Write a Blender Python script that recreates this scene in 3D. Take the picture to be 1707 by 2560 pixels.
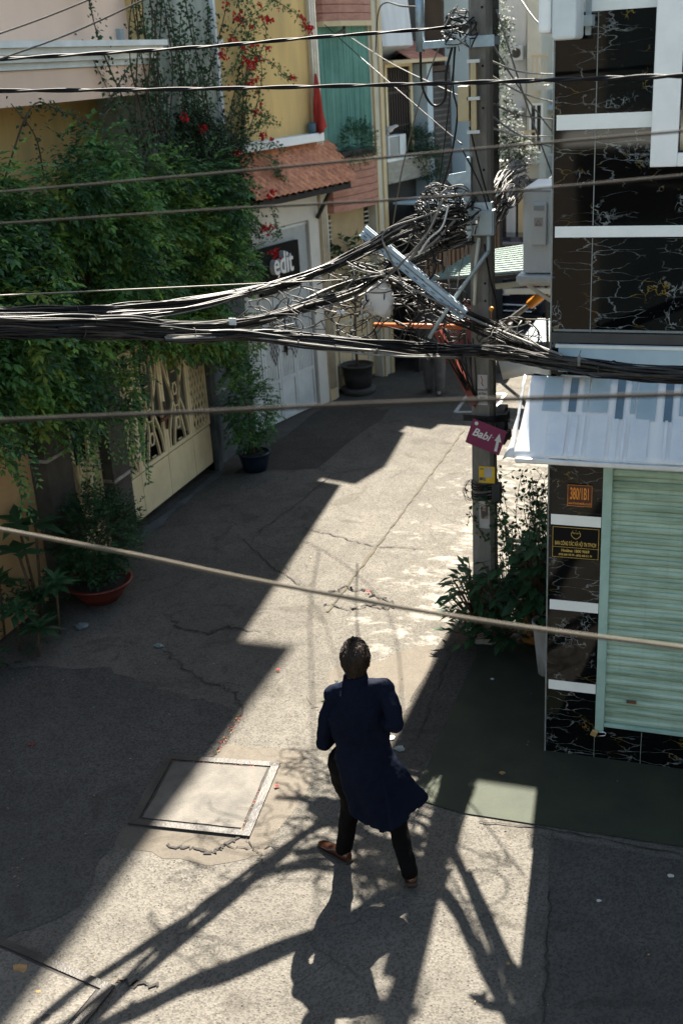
import bpy, bmesh, math, random
from math import sin, cos, pi, radians, sqrt, tan, atan2
from mathutils import Vector, Matrix, noise

for o in list(bpy.data.objects): bpy.data.objects.remove(o)
SC = bpy.context.scene
COL = SC.collection
R = random.Random(7)

# ------------------------------------------------------------------ camera
CY, CP, CR = radians(20), radians(22), radians(-3.5)
_h = Vector((-sin(CY), cos(CY), 0)); _r = Vector((cos(CY), sin(CY), 0)); _z = Vector((0, 0, 1))
CF = _h*cos(CP) - _z*sin(CP); _u = _h*sin(CP) + _z*cos(CP)
CX = _r*cos(CR) + _u*sin(CR); CU = -_r*sin(CR) + _u*cos(CR)
CAMPOS = Vector((0, 0, 5.1)); FPX = 2800.0
cam_d = bpy.data.cameras.new('camera'); cam = bpy.data.objects.new('camera', cam_d); COL.objects.link(cam)
m = Matrix((CX, CU, -CF)).transposed().to_4x4(); m.translation = CAMPOS
cam.matrix_world = m
cam_d.sensor_fit = 'HORIZONTAL'; cam_d.sensor_width = 36; cam_d.lens = 36*FPX/1707
cam_d.clip_end = 500; cam_d.clip_start = 0.05
cam_d.dof.use_dof = True; cam_d.dof.focus_distance = 7.6; cam_d.dof.aperture_fstop = 3.6
SC.camera = cam
K = 1.08871
def at(x, y, Y):
    "point of the plane at depth Y that a viewer at the balcony sees at (x, y) of a 1568 px wide picture"
    d = CF + CX*((x*K-853.5)/FPX) - CU*((y*K-1280)/FPX)
    return CAMPOS + d*(Y/d.y)
def gnd(x, y, z=0.0):
    d = CF + CX*((x*K-853.5)/FPX) - CU*((y*K-1280)/FPX)
    return CAMPOS + d*((z-CAMPOS.z)/d.z)

# ------------------------------------------------------------------ light
EL, AZ = radians(50), radians(-5.5)
W = bpy.data.worlds.new('World'); SC.world = W; W.use_nodes = True
nt = W.node_tree; bg = nt.nodes['Background']
sky = nt.nodes.new('ShaderNodeTexSky'); sky.sky_type = 'NISHITA'; sky.sun_disc = False
sky.sun_elevation = EL; sky.sun_rotation = AZ
wb = nt.nodes.new('ShaderNodeMixRGB'); wb.blend_type = 'MULTIPLY'; wb.inputs[0].default_value = 1; wb.inputs[2].default_value = (1.0, .95, .83, 1)
nt.links.new(sky.outputs[0], wb.inputs[1]); nt.links.new(wb.outputs[0], bg.inputs[0]); bg.inputs[1].default_value = 0.053
sd = bpy.data.lights.new('sun', 'SUN'); sun = bpy.data.objects.new('sun', sd); COL.objects.link(sun)
sd.energy = 5.0; sd.angle = radians(0.53); sd.color = (1.0, 0.93, 0.82)
sdir = Vector((sin(AZ)*cos(EL), cos(AZ)*cos(EL), sin(EL)))
sun.rotation_euler = sdir.to_track_quat('Z', 'Y').to_euler(); sun.location = (0, 0, 30)
SC.view_settings.view_transform = 'Standard'; SC.view_settings.look = 'None'
SC.view_settings.exposure = 2.6; SC.view_settings.gamma = 1.0
SC.render.engine = 'CYCLES'
SC.cycles.max_bounces = 6; SC.cycles.diffuse_bounces = 3; SC.cycles.glossy_bounces = 3
SC.cycles.transparent_max_bounces = 6; SC.cycles.transmission_bounces = 4

# ------------------------------------------------------------------ materials
MC = {}
def mat(name, c1, c2=None, scale=6, rough=.7, bump=0, bscale=40, spec=.4, metal=0, fac=(.35, .65), stretch=None, detail=6, extra=None, trans=0):
    if name in MC: return MC[name]
    M = bpy.data.materials.new(name); M.use_nodes = True; n = M.node_tree.nodes; l = M.node_tree.links
    b = n['Principled BSDF']; b.inputs['Roughness'].default_value = rough; b.inputs['Metallic'].default_value = metal
    b.inputs['Specular IOR Level'].default_value = spec
    tc = n.new('ShaderNodeTexCoord'); mp = n.new('ShaderNodeMapping'); l.new(tc.outputs['Object'], mp.inputs[0])
    if stretch: mp.inputs['Scale'].default_value = stretch
    if c2 is None: c2 = tuple(x*.8 for x in c1)
    nz = n.new('ShaderNodeTexNoise'); nz.inputs['Scale'].default_value = scale; nz.inputs['Detail'].default_value = detail
    nz.inputs['Roughness'].default_value = .62
    l.new(mp.outputs[0], nz.inputs[0])
    rp = n.new('ShaderNodeValToRGB'); rp.color_ramp.elements[0].position = fac[0]; rp.color_ramp.elements[1].position = fac[1]
    rp.color_ramp.elements[0].color = (*c1, 1); rp.color_ramp.elements[1].color = (*c2, 1)
    l.new(nz.outputs[0], rp.inputs[0]); l.new(rp.outputs[0], b.inputs['Base Color'])
    if trans:
        b.inputs['Transmission Weight'].default_value = 0
        tr = n.new('ShaderNodeBsdfTranslucent'); l.new(rp.outputs[0], tr.inputs[0]); mx = n.new('ShaderNodeMixShader')
        mx.inputs[0].default_value = trans; l.new(b.outputs[0], mx.inputs[1]); l.new(tr.outputs[0], mx.inputs[2])
        l.new(mx.outputs[0], n['Material Output'].inputs[0])
    if bump:
        nb = n.new('ShaderNodeTexNoise'); nb.inputs['Scale'].default_value = bscale; nb.inputs['Detail'].default_value = 4
        l.new(mp.outputs[0], nb.inputs[0]); bp = n.new('ShaderNodeBump'); bp.inputs['Strength'].default_value = bump
        bp.inputs['Distance'].default_value = .02; l.new(nb.outputs[0], bp.inputs['Height']); l.new(bp.outputs[0], b.inputs['Normal'])
    MC[name] = M
    return M

def nodes_of(name):
    M = bpy.data.materials.new(name); M.use_nodes = True; MC[name] = M
    return M, M.node_tree.nodes, M.node_tree.links, M.node_tree.nodes['Principled BSDF']
def ramp(n, l, src, stops):
    r = n.new('ShaderNodeValToRGB'); e = r.color_ramp.elements
    while len(e) < len(stops): e.new(.5)
    for i, (p, c) in enumerate(stops):
        e[i].position = p; e[i].color = (*c, 1) if isinstance(c, tuple) else (c, c, c, 1)
    l.new(src, r.inputs[0]); return r.outputs[0]
def mixc(n, l, f, a, b, mode='MIX'):
    x = n.new('ShaderNodeMix'); x.data_type = 'RGBA'; x.blend_type = mode
    for s, v in ((0, f), (6, a), (7, b)):
        if isinstance(v, (int, float)): x.inputs[s].default_value = v
        elif isinstance(v, tuple): x.inputs[s].default_value = (*v, 1)
        else: l.new(v, x.inputs[s])
    return x.outputs[2]
def noisen(n, l, vec, sc, det=6, rough=.6, dist=0):
    z = n.new('ShaderNodeTexNoise'); z.inputs['Scale'].default_value = sc; z.inputs['Detail'].default_value = det
    z.inputs['Roughness'].default_value = rough; z.inputs['Distortion'].default_value = dist
    if vec is not None: l.new(vec, z.inputs[0])
    return z.outputs[0]
def mathn(n, l, op, a, b=None):
    x = n.new('ShaderNodeMath'); x.operation = op
    for s, v in ((0, a), (1, b)):
        if v is None: continue
        if isinstance(v, (int, float)): x.inputs[s].default_value = v
        else: l.new(v, x.inputs[s])
    return x.outputs[0]

def road_material(name, base=(.118, .109, .094), dark=(.052, .049, .043), paint=True, pits=1.0):
    M, n, l, b = nodes_of(name)
    tc = n.new('ShaderNodeTexCoord'); v = tc.outputs['Object']
    big = noisen(n, l, v, .7, 5); mid = noisen(n, l, v, 3.2, 8, .7)
    c = mixc(n, l, ramp(n, l, big, [(.35, 0.), (.68, 1.)]), base, tuple(x*.82 for x in base))
    c = mixc(n, l, ramp(n, l, mid, [(.4, 0.), (.75, .55)]), c, dark)
    # exposed aggregate: pale grains and dark pits
    vo = n.new('ShaderNodeTexVoronoi'); vo.inputs['Scale'].default_value = 75; l.new(v, vo.inputs['Vector'])
    grain = ramp(n, l, vo.outputs['Color'], [(.25, .62), (.5, 1.), (.8, 1.15)])
    c = mixc(n, l, .75*pits, c, grain, 'MULTIPLY')
    v2 = n.new('ShaderNodeTexVoronoi'); v2.inputs['Scale'].default_value = 34; l.new(v, v2.inputs['Vector'])
    pitmask = mathn(n, l, 'MULTIPLY', ramp(n, l, v2.outputs['Distance'], [(.12, 1.), (.3, 0.)]), ramp(n, l, noisen(n, l, v, 9, 3), [(.45, 0.), (.6, 1.)]))
    c = mixc(n, l, mathn(n, l, 'MULTIPLY', pitmask, .7*pits), c, (.026, .023, .02))
    st = noisen(n, l, v, .42, 4, .55, .6)
    c = mixc(n, l, ramp(n, l, st, [(.45, 0.), (.60, .4)]), c, mixc(n, l, .5, c, dark))
    st2 = noisen(n, l, v, 1.9, 3, .5, 1.2)
    c = mixc(n, l, ramp(n, l, st2, [(.60, 0.), (.66, .35)]), c, (dark[0]*.8, dark[1]*.78, dark[2]*.72))
    # hairline cracks
    wv = n.new('ShaderNodeMixRGB'); wv.blend_type = 'ADD'; wv.inputs[0].default_value = .35
    nn = n.new('ShaderNodeTexNoise'); nn.inputs['Scale'].default_value = 2.5; nn.inputs['Detail'].default_value = 5; l.new(v, nn.inputs[0])
    l.new(v, wv.inputs[1]); l.new(nn.outputs['Color'], wv.inputs[2])
    vc = n.new('ShaderNodeTexVoronoi'); vc.feature = 'DISTANCE_TO_EDGE'; vc.inputs['Scale'].default_value = .75; l.new(wv.outputs[0], vc.inputs['Vector'])
    cr = ramp(n, l, vc.outputs['Distance'], [(0., 1.), (.009, 0.)])
    cr = mathn(n, l, 'MULTIPLY', cr, ramp(n, l, noisen(n, l, v, 1.3, 2), [(.5, 0.), (.58, .8)]))
    c = mixc(n, l, cr, c, (.05, .045, .04))
    if paint:
        sp = n.new('ShaderNodeSeparateXYZ'); l.new(v, sp.inputs[0])
        mxx = mathn(n, l, 'MULTIPLY', ramp(n, l, mathn(n, l, 'ADD', mathn(n, l, 'MULTIPLY', sp.outputs[0], .2), 1.), [(.26, 0.), (.46, 1.), (.60, 1.), (.66, .0)]), 1.)
        my = n.new('ShaderNodeMapRange'); my.inputs[1].default_value = 7.3; my.inputs[2].default_value = 9.2; l.new(sp.outputs[1], my.inputs[0])
        my2 = n.new('ShaderNodeMapRange'); my2.inputs[1].default_value = 20; my2.inputs[2].default_value = 14; l.new(sp.outputs[1], my2.inputs[0])
        reg = mathn(n, l, 'MULTIPLY', mathn(n, l, 'MULTIPLY', mxx, my.outputs[0]), my2.outputs[0])
        mpn = n.new('ShaderNodeMapping'); mpn.inputs['Scale'].default_value = (.85, 1.5, 1); l.new(v, mpn.inputs[0])
        pn = noisen(n, l, mpn.outputs[0], 3.0, 10, .78, .3)
        th = mathn(n, l, 'ADD', pn, mathn(n, l, 'MULTIPLY', reg, .12))
        pm = mathn(n, l, 'MULTIPLY', ramp(n, l, th, [(.60, 0.), (.70, 1.)]), ramp(n, l, reg, [(.05, 0.), (.2, 1.)]))
        c = mixc(n, l, mathn(n, l, 'MULTIPLY', pm, .8), c, (.22, .205, .18))
    l.new(c, b.inputs['Base Color'])
    b.inputs['Roughness'].default_value = .95; b.inputs['Specular IOR Level'].default_value = .06
    h = mathn(n, l, 'ADD', mathn(n, l, 'MULTIPLY', vo.outputs['Distance'], .5), mathn(n, l, 'MULTIPLY', pitmask, -.8*pits))
    h = mathn(n, l, 'ADD', h, mathn(n, l, 'MULTIPLY', mid, .9))
    bp = n.new('ShaderNodeBump'); bp.inputs['Strength'].default_value = .55*pits; bp.inputs['Distance'].default_value = .012
    l.new(h, bp.inputs['Height']); l.new(bp.outputs[0], b.inputs['Normal'])
    return M

def marble_material():
    M, n, l, b = nodes_of('black_marble')
    tc = n.new('ShaderNodeTexCoord'); v = tc.outputs['Object']
    rot = n.new('ShaderNodeMapping'); rot.inputs['Rotation'].default_value = (0, radians(32), 0); rot.inputs['Scale'].default_value = (.7, 1, 2.3); l.new(v, rot.inputs[0])
    def warp(amount, sc, src):
        q = n.new('ShaderNodeTexNoise'); q.inputs['Scale'].default_value = sc; q.inputs['Detail'].default_value = 6; l.new(src, q.inputs[0])
        a = n.new('ShaderNodeMixRGB'); a.blend_type = 'LINEAR_LIGHT'; a.inputs[0].default_value = amount; l.new(src, a.inputs[1]); l.new(q.outputs['Color'], a.inputs[2]); return a.outputs[0]
    w1 = warp(.13, 5, rot.outputs[0])
    vo = n.new('ShaderNodeTexVoronoi'); vo.feature = 'DISTANCE_TO_EDGE'; vo.inputs['Scale'].default_value = 5.2; l.new(w1, vo.inputs['Vector'])
    vein = ramp(n, l, vo.outputs['Distance'], [(0., 1.), (.010, .5), (.026, 0.)])
    mask = ramp(n, l, noisen(n, l, v, 3.0, 5), [(.44, 0.), (.58, 1.)])
    vein = mathn(n, l, 'MULTIPLY', vein, mask)
    w2 = warp(.18, 9, v)
    v2 = n.new('ShaderNodeTexVoronoi'); v2.feature = 'DISTANCE_TO_EDGE'; v2.inputs['Scale'].default_value = 13.; l.new(w2, v2.inputs['Vector'])
    blotch = mathn(n, l, 'MULTIPLY', ramp(n, l, v2.outputs['Distance'], [(0., 1.), (.05, .6), (.07, 0.)]), ramp(n, l, noisen(n, l, v, 4.5, 3), [(.57, 0.), (.63, 1.)]))
    gold = ramp(n, l, noisen(n, l, v, 7, 2), [(.57, 0.), (.61, 1.)])
    vc = mixc(n, l, gold, (.19, .21, .21), (.17, .12, .025))
    bn = ramp(n, l, noisen(n, l, v, 1.4, 5), [(.4, (.0012, .0017, .0024)), (.7, (.0035, .0035, .0035))])
    c = mixc(n, l, mathn(n, l, 'MAXIMUM', vein, blotch), bn, vc)
    l.new(c, b.inputs['Base Color']); b.inputs['Roughness'].default_value = .05; b.inputs['Specular IOR Level'].default_value = .28
    return M

def foliage_mat(name, c1, c2, trans=.3, rough=.45):
    return mat(name, c1, c2, scale=2.2, rough=rough+.12, spec=.3, fac=(.35, .62), detail=3, trans=trans)

def shutter_material():
    M, n, l, b = nodes_of('shutter_paint')
    tc = n.new('ShaderNodeTexCoord'); v = tc.outputs['Object']
    mp = n.new('ShaderNodeMapping'); mp.inputs['Scale'].default_value = (1.2, 1, 9); l.new(v, mp.inputs[0])
    a = noisen(n, l, mp.outputs[0], 1.4, 7, .65)
    c = mixc(n, l, ramp(n, l, a, [(.42, 0.), (.68, .8)]), (.36, .50, .41), (.13, .21, .14))
    mp2 = n.new('ShaderNodeMapping'); mp2.inputs['Scale'].default_value = (14, 1, 1.1); l.new(v, mp2.inputs[0])
    c = mixc(n, l, ramp(n, l, noisen(n, l, mp2.outputs[0], 1.5, 5), [(.52, 0.), (.76, .35)]), c, (.2, .24, .18))
    l.new(c, b.inputs['Base Color']); b.inputs['Roughness'].default_value = .42
    return M

MROAD = road_material('worn_asphalt')
MCONC = road_material('smooth_concrete', (.112, .098, .080), (.068, .062, .053), paint=False, pits=.35)
MMARB = marble_material(); MSHUT = shutter_material()
M = dict(
 greenfloor=mat('green_floor', (.028, .034, .018), (.017, .022, .012), 3, .8, .3, 120),
 white=mat('white_paint', (.82, .84, .82), (.72, .75, .74), 4, .45, .05, 30),
 whitetile=mat('white_strip_tile', (.80, .84, .81), (.74, .78, .76), 5, .25),
 alu=mat('aluminium', (.62, .65, .66), (.5, .53, .54), 8, .35, metal=.4),
 steel=mat('galvanised_steel', (.36, .44, .48), (.26, .33, .38), 14, .45, .1, 60, metal=.5),
 wornsteel=mat('worn_steel_frame', (.055, .049, .042), (.020, .018, .016), 3, .55, .25, 70, metal=.2, stretch=(1, 1, 1)),
 darksteel=mat('dark_gap', (.02, .018, .016), (.04, .035, .03), 20, .9),
 concrete=mat('pole_concrete', (.22, .205, .175), (.145, .137, .12), 5, .88, .35, 60, stretch=(3, 3, .7)),
 cream=mat('cream_render', (.68, .54, .42), (.60, .47, .37), 1.6, .85, .12, 50),
 pink=mat('pinkish_render', (.84, .60, .44), (.78, .56, .42), 1.2, .85, .1, 50, stretch=(2.2, 2.2, .35)),
 cornice=mat('pale_cornice', (.74, .76, .72), (.58, .60, .56), 2.5, .75, .1, 60),
 yellow=mat('ochre_wall', (.70, .48, .19), (.52, .37, .16), 1.3, .85, .1, 50, stretch=(2.2, 2.2, .35)),
 orange=mat('apricot_wall', (.50, .34, .17), (.40, .25, .12), 1.5, .85, .2, 40),
 greywall=mat('grey_green_wall', (.42, .46, .39), (.24, .26, .22), 1.8, .88, .15, 40, stretch=(2, 2, .3)),
 bluegrey=mat('stained_grey_plinth', (.10, .115, .12), (.05, .056, .058), 2.4, .9, .3, 30),
 pillar=mat('old_pillar_concrete', (.085, .078, .066), (.032, .028, .024), 3, .9, .35, 25),
 trim=mat('pillar_trim', (.40, .38, .33), (.22, .2, .18), 8, .8),
 gatecream=mat('cream_gate_paint', (.72, .61, .38), (.60, .50, .30), 4, .5, .1, 60, fac=(.4, .75)),
 gatewhite=mat('white_gate_paint', (.58, .61, .60), (.46, .49, .49), 3, .5, .05, 50),
 beige=mat('beige_shutter', (.58, .46, .28), (.50, .39, .23), 3, .6),
 pinktile=mat('pink_stone_cladding', (.42, .20, .14), (.30, .13, .09), 6, .6, .2, 30, stretch=(1, 1, 4)),
 curtain=mat('green_curtain', (.20, .42, .35), (.13, .30, .25), 1.5, .75, .1, 20, trans=.15),
 rooftile=mat('terracotta_tile', (.62, .27, .14), (.32, .12, .065), 9, .75, .25, 50),
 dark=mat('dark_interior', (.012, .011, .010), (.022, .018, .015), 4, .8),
 darkwood=mat('dark_door_wood', (.05, .035, .028), (.025, .018, .015), 6, .6, .2, 30, stretch=(1, 1, .2)),
 charcoal=mat('charcoal_wall', (.07, .068, .062), (.045, .043, .04), 2, .85),
 darkbrown=mat('brown_wall', (.11, .08, .06), (.07, .05, .04), 2, .85),
 bluewhite=mat('pale_blue_wall', (.45, .54, .58), (.38, .46, .50), 1.5, .8),
 farwhite=mat('far_white_wall', (.62, .64, .65), (.42, .44, .45), 1.4, .8, .08, 30, stretch=(2, 2, .3)),
 farcream=mat('far_cream_wall', (.56, .55, .46), (.46, .45, .38), 1.2, .8, .08, 30),
 glass=mat('dark_glass', (.02, .028, .03), (.03, .04, .04), 2, .06, spec=.7),
 brownglass=mat('bronze_window_glass', (.10, .075, .04), (.07, .055, .03), 1, .08, spec=.7),
 cable=mat('black_cable', (.004, .004, .005), (.009, .009, .009), 12, .42, spec=.28),
 cablegrey=mat('weathered_grey_cable', (.060, .056, .050), (.026, .025, .023), 12, .7, spec=.25),
 cablepale=mat('pale_cable', (.24, .23, .21), (.13, .125, .115), 12, .7, spec=.25),
 dullwire=mat('dull_grey_wire', (.035, .032, .027), (.022, .02, .018), 8, .8, spec=.08),
 dullpale=mat('dull_pale_wire', (.11, .095, .075), (.075, .068, .055), 8, .8, spec=.08),
 wirebeige=mat('beige_wire', (.17, .155, .125), (.12, .11, .09), 8, .5),
 orangepipe=mat('orange_conduit', (.70, .20, .06), (.5, .14, .05), 6, .5),
 redpaint=mat('red_oxide_paint', (.20, .035, .022), (.13, .025, .02), 8, .55),
 boxgrey=mat('grey_box_paint', (.34, .40, .41), (.28, .33, .34), 4, .45),
 boxcream=mat('cream_box_paint', (.56, .45, .25), (.46, .37, .21), 5, .5),
 acwhite=mat('air_conditioner_casing', (.62, .67, .67), (.5, .55, .55), 3, .4, .03, 20),
 rust=mat('rust', (.16, .07, .03), (.08, .04, .025), 12, .9),
 magenta=mat('magenta_sign', (.20, .012, .075), (.16, .01, .06), 3, .4),
 letterwhite=mat('white_lettering', (.72, .72, .70), (.6, .6, .58), 10, .6),
 gold=mat('gold_lettering', (.60, .42, .10), (.45, .30, .07), 30, .35),
 orangegold=mat('orange_gold_lettering', (.85, .32, .03), (.65, .22, .02), 30, .4),
 signblack=mat('black_sign', (.006, .006, .0065), (.01, .009, .008), 3, .7, spec=.1),
 platered=mat('dark_red_plate', (.06, .012, .008), (.045, .01, .008), 3, .3),
 paper=mat('paper_notice', (.50, .48, .46), (.36, .34, .32), 5, .8),
 ink=mat('ink', (.04, .035, .035), (.08, .06, .05), 10, .8),
 photoink=mat('photo_print', (.30, .22, .16), (.08, .06, .05), 18, .7, fac=(.48, .52)),
 yellowlabel=mat('yellow_sticker', (.70, .45, .02), (.60, .36, .02), 4, .6),
 tarp=mat('pale_blue_tarpaulin', (.92, .92, .90), (.80, .83, .85), 2.2, .5, .2, 9, fac=(.35, .7), stretch=(3.5, .6, .6), trans=.3),
 tarpwhite=mat('white_tarpaulin', (.80, .80, .78), (.68, .69, .69), 2, .5, .12, 10, trans=.12),
 tarpstripe=mat('faded_blue_stripe', (.28, .38, .43), (.38, .48, .53), 3, .55, trans=.1),
 tarpstripe2=mat('dark_blue_stripe', (.09, .15, .20), (.13, .2, .26), 3, .55, trans=.1),
 boardblue=mat('blue_fascia_board', (.40, .54, .60), (.32, .45, .52), 2, .5),
 padbrass=mat('padlock_brass', (.62, .44, .20), (.5, .34, .14), 10, .35, metal=.6),
 chrome=mat('chrome', (.75, .77, .78), (.65, .67, .68), 5, .15, metal=.9),
 carpaint=mat('black_car_paint', (.010, .012, .018), (.014, .016, .022), 2, .12, spec=.6),
 tyre=mat('tyre_rubber', (.015, .015, .015), (.025, .025, .025), 20, .85),
 redlamp=mat('red_tail_lamp', (.25, .01, .01), (.18, .008, .008), 5, .2),
 bark=mat('grey_brown_bark', (.12, .085, .055), (.06, .042, .03), 10, .9, .5, 30, stretch=(1, 1, .3)),
 twig=mat('thin_brown_stem', (.10, .065, .04), (.05, .035, .022), 8, .9),
 petal=mat('red_bract', (.55, .012, .012), (.38, .008, .012), 9, .6, trans=.3),
 redflag=mat('red_cloth', (.50, .045, .03), (.30, .03, .022), 3, .75, .2, 12, trans=.2),
 bluepot=mat('blue_glazed_pot', (.010, .022, .045), (.007, .015, .03), 5, .3),
 redpot=mat('red_clay_pot', (.19, .035, .022), (.12, .025, .018), 6, .5, .1, 40),
 blackpot=mat('black_plastic_pot', (.018, .018, .019), (.03, .03, .03), 5, .5),
 soil=mat('soil', (.035, .025, .018), (.02, .015, .01), 20, .95, .6, 50),
 orangepot=mat('orange_ceramic_pot', (.42, .20, .05), (.30, .13, .03), 5, .4),
 greypot=mat('ribbed_grey_pot', (.42, .41, .40), (.30, .29, .28), 5, .7, .4, 30, stretch=(3, 3, .5)),
 skin=mat('skin', (.42, .24, .16), (.36, .19, .125), 6, .5, .05, 80),
 hair=mat('dark_brown_hair', (.026, .015, .008), (.008, .005, .003), 26, .42, .6, 90, stretch=(1, 1, .25), spec=.22),
 navy=mat('navy_wool_coat', (.0038, .0064, .0160), (.0026, .0044, .0115), 3, .75, .25, 9, spec=.06),
 trouser=mat('black_trouser_cloth', (.0018, .0018, .002), (.0035, .0032, .0032), 4, .8, .3, 12, spec=.08),
 shoe=mat('brown_leather', (.075, .022, .009), (.03, .010, .005), 6, .28, spec=.5),
 sole=mat('dark_sole', (.02, .014, .01), (.03, .02, .015), 10, .7),
 blossom=mat('white_blossom', (.78, .78, .70), (.62, .66, .5), 12, .7, trans=.3),
 eye=mat('eye_white', (.7, .68, .65), (.6, .58, .55), 10, .2),
 jacket2=mat('dark_grey_cloth', (.05, .05, .055), (.03, .03, .035), 4, .8, .2, 20),
 trouser2=mat('grey_trouser_cloth', (.10, .095, .09), (.065, .06, .058), 4, .8, .2, 20),
 plastic=mat('crumpled_plastic', (.22, .26, .26), (.12, .15, .155), 8, .3, .5, 30, trans=.2),
 greensheet=mat('pale_green_corrugated_sheet', (.19, .26, .225), (.14, .20, .17), 3, .45),
 strip_amber=mat('amber_pole_paint', (.75, .28, .02), (.6, .22, .02), 5, .5),
 dryleaf=mat('dry_leaf', (.30, .18, .07), (.2, .11, .04), 9, .8),
 moss=mat('mossy_joint', (.060, .050, .030), (.035, .031, .02), 5, .95),
 crack=mat('crack_shadow', (.016, .014, .012), (.035, .03, .026), 9, .95),
 brick=mat('grey_cladding', (.075, .07, .065), (.05, .046, .043), 4, .8),
 brickline=mat('grey_cladding_course', (.16, .15, .14), (.12, .11, .10), 4, .8),
 bedding=mat('magenta_blanket', (.30, .05, .12), (.22, .03, .1), 5, .8),
 feather=mat('white_feather', (.72, .70, .66), (.6, .58, .55), 12, .8),
)
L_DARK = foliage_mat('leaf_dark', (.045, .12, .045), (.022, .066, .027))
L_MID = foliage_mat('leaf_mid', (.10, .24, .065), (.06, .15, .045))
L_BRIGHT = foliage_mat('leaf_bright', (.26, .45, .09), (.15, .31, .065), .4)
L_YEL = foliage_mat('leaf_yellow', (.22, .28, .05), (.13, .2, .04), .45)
L_BOU = foliage_mat('leaf_bougainvillea', (.035, .06, .025), (.02, .035, .016))
L_BROAD = foliage_mat('leaf_broad', (.030, .085, .032), (.016, .045, .02), .2, .35)

# ------------------------------------------------------------------ mesh builder
def wm(o):
    m_ = o.matrix_basis.copy()
    while o.parent is not None: o = o.parent; m_ = o.matrix_basis @ m_
    return m_
class MB:
    def __init__(s): s.v = []; s.f = []; s.m = []; s.T = Matrix.Identity(4); s.sm = []
    def add(s, vs, fs, m=0, smooth=False):
        b = len(s.v); s.v += [s.T @ Vector(p) for p in vs]
        s.f += [tuple(b+i for i in f) for f in fs]; s.m += [m]*len(fs); s.sm += [smooth]*len(fs)
    def box(s, x0, x1, y0, y1, z0, z1, m=0):
        s.add([(x0,y0,z0),(x1,y0,z0),(x1,y1,z0),(x0,y1,z0),(x0,y0,z1),(x1,y0,z1),(x1,y1,z1),(x0,y1,z1)],
              [(3,2,1,0),(4,5,6,7),(0,1,5,4),(1,2,6,5),(2,3,7,6),(3,0,4,7)], m)
    def beam(s, a, b, w, h, m=0, up=Vector((0,0,1))):
        a = Vector(a); b = Vector(b); d = (b-a).normalized(); x = d.cross(up)
        if x.length < 1e-4: x = d.cross(Vector((1,0,0)))
        x.normalize(); y = x.cross(d)
        vs = []
        for p in (a, b):
            for i, j in ((-1,-1),(1,-1),(1,1),(-1,1)): vs.append(p + x*w/2*i + y*h/2*j)
        s.add(vs, [(0,1,2,3),(7,6,5,4),(0,4,5,1),(1,5,6,2),(2,6,7,3),(3,7,4,0)], m)
    def tube(s, pts, r, seg=8, m=0, cap=True):
        pts = [Vector(p) for p in pts]; n = len(pts)
        rs = r if isinstance(r, (list, tuple)) else [r]*n
        t = (pts[1]-pts[0]).normalized(); x = t.orthogonal().normalized(); vs = []
        for i, p in enumerate(pts):
            t2 = (pts[min(i+1, n-1)]-pts[max(i-1, 0)])
            t2 = t2.normalized() if t2.length > 1e-9 else t
            q = t.rotation_difference(t2); x = (q @ x).normalized(); t = t2; y = t.cross(x)
            for k in range(seg):
                a = 2*pi*k/seg; vs.append(p + (x*cos(a)+y*sin(a))*rs[i])
        fs = []
        for i in range(n-1):
            for k in range(seg):
                k2 = (k+1) % seg; fs.append((i*seg+k, i*seg+k2, (i+1)*seg+k2, (i+1)*seg+k))
        if cap: fs += [tuple(range(seg-1, -1, -1)), tuple((n-1)*seg+k for k in range(seg))]
        s.add(vs, fs, m, True)
    def lathe(s, c, prof, seg=24, m=0, smooth=True):
        c = Vector(c); vs = []
        for r, z in prof:
            for k in range(seg):
                a = 2*pi*k/seg; vs.append(c + Vector((r*cos(a), r*sin(a), z)))
        fs = []
        for i in range(len(prof)-1):
            for k in range(seg):
                k2 = (k+1) % seg; fs.append((i*seg+k, i*seg+k2, (i+1)*seg+k2, (i+1)*seg+k))
        s.add(vs, fs, m, smooth)
    def ell(s, c, rx, ry, rz, seg=14, rings=9, m=0, rot=None):
        vs = []; c = Vector(c); Rm = rot or Matrix.Identity(3)
        for i in range(rings+1):
            ph = pi*i/rings
            for k in range(seg):
                a = 2*pi*k/seg
                vs.append(c + Rm @ Vector((rx*sin(ph)*cos(a), ry*sin(ph)*sin(a), rz*cos(ph))))
        fs = []
        for i in range(rings):
            for k in range(seg):
                k2 = (k+1) % seg; fs.append((i*seg+k, (i+1)*seg+k, (i+1)*seg+k2, i*seg+k2))
        s.add(vs, fs, m, True)
    def prism(s, pts, off, m=0):
        "closed polygon pts (3d) extruded by vector off"
        n = len(pts); off = Vector(off); vs = [Vector(p) for p in pts]+[Vector(p)+off for p in pts]
        s.add(vs, [tuple(range(n-1, -1, -1)), tuple(range(n, 2*n))]+[(i, (i+1) % n, n+(i+1) % n, n+i) for i in range(n)], m)
    def loft(s, rings, m=0, cap=True, smooth=True):
        n = len(rings[0]); vs = [Vector(p) for r in rings for p in r]; fs = []
        for i in range(len(rings)-1):
            for k in range(n):
                k2 = (k+1) % n; fs.append((i*n+k, i*n+k2, (i+1)*n+k2, (i+1)*n+k))
        if cap: fs += [tuple(range(n-1, -1, -1)), tuple((len(rings)-1)*n+k for k in range(n))]
        s.add(vs, fs, m, smooth)
    def leaf(s, p, d, nrm, L, wd, m=0):
        d = d.normalized(); x = d.cross(nrm)
        if x.length < 1e-5: return
        x.normalize(); n2 = x.cross(d)
        s.add([p, p+d*L*.45+x*wd/2+n2*wd*.12, p+d*L-n2*L*.08, p+d*L*.45-x*wd/2+n2*wd*.12, p+d*L*.45], [(0, 1, 4), (1, 2, 4), (2, 3, 4), (3, 0, 4)], m)
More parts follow.
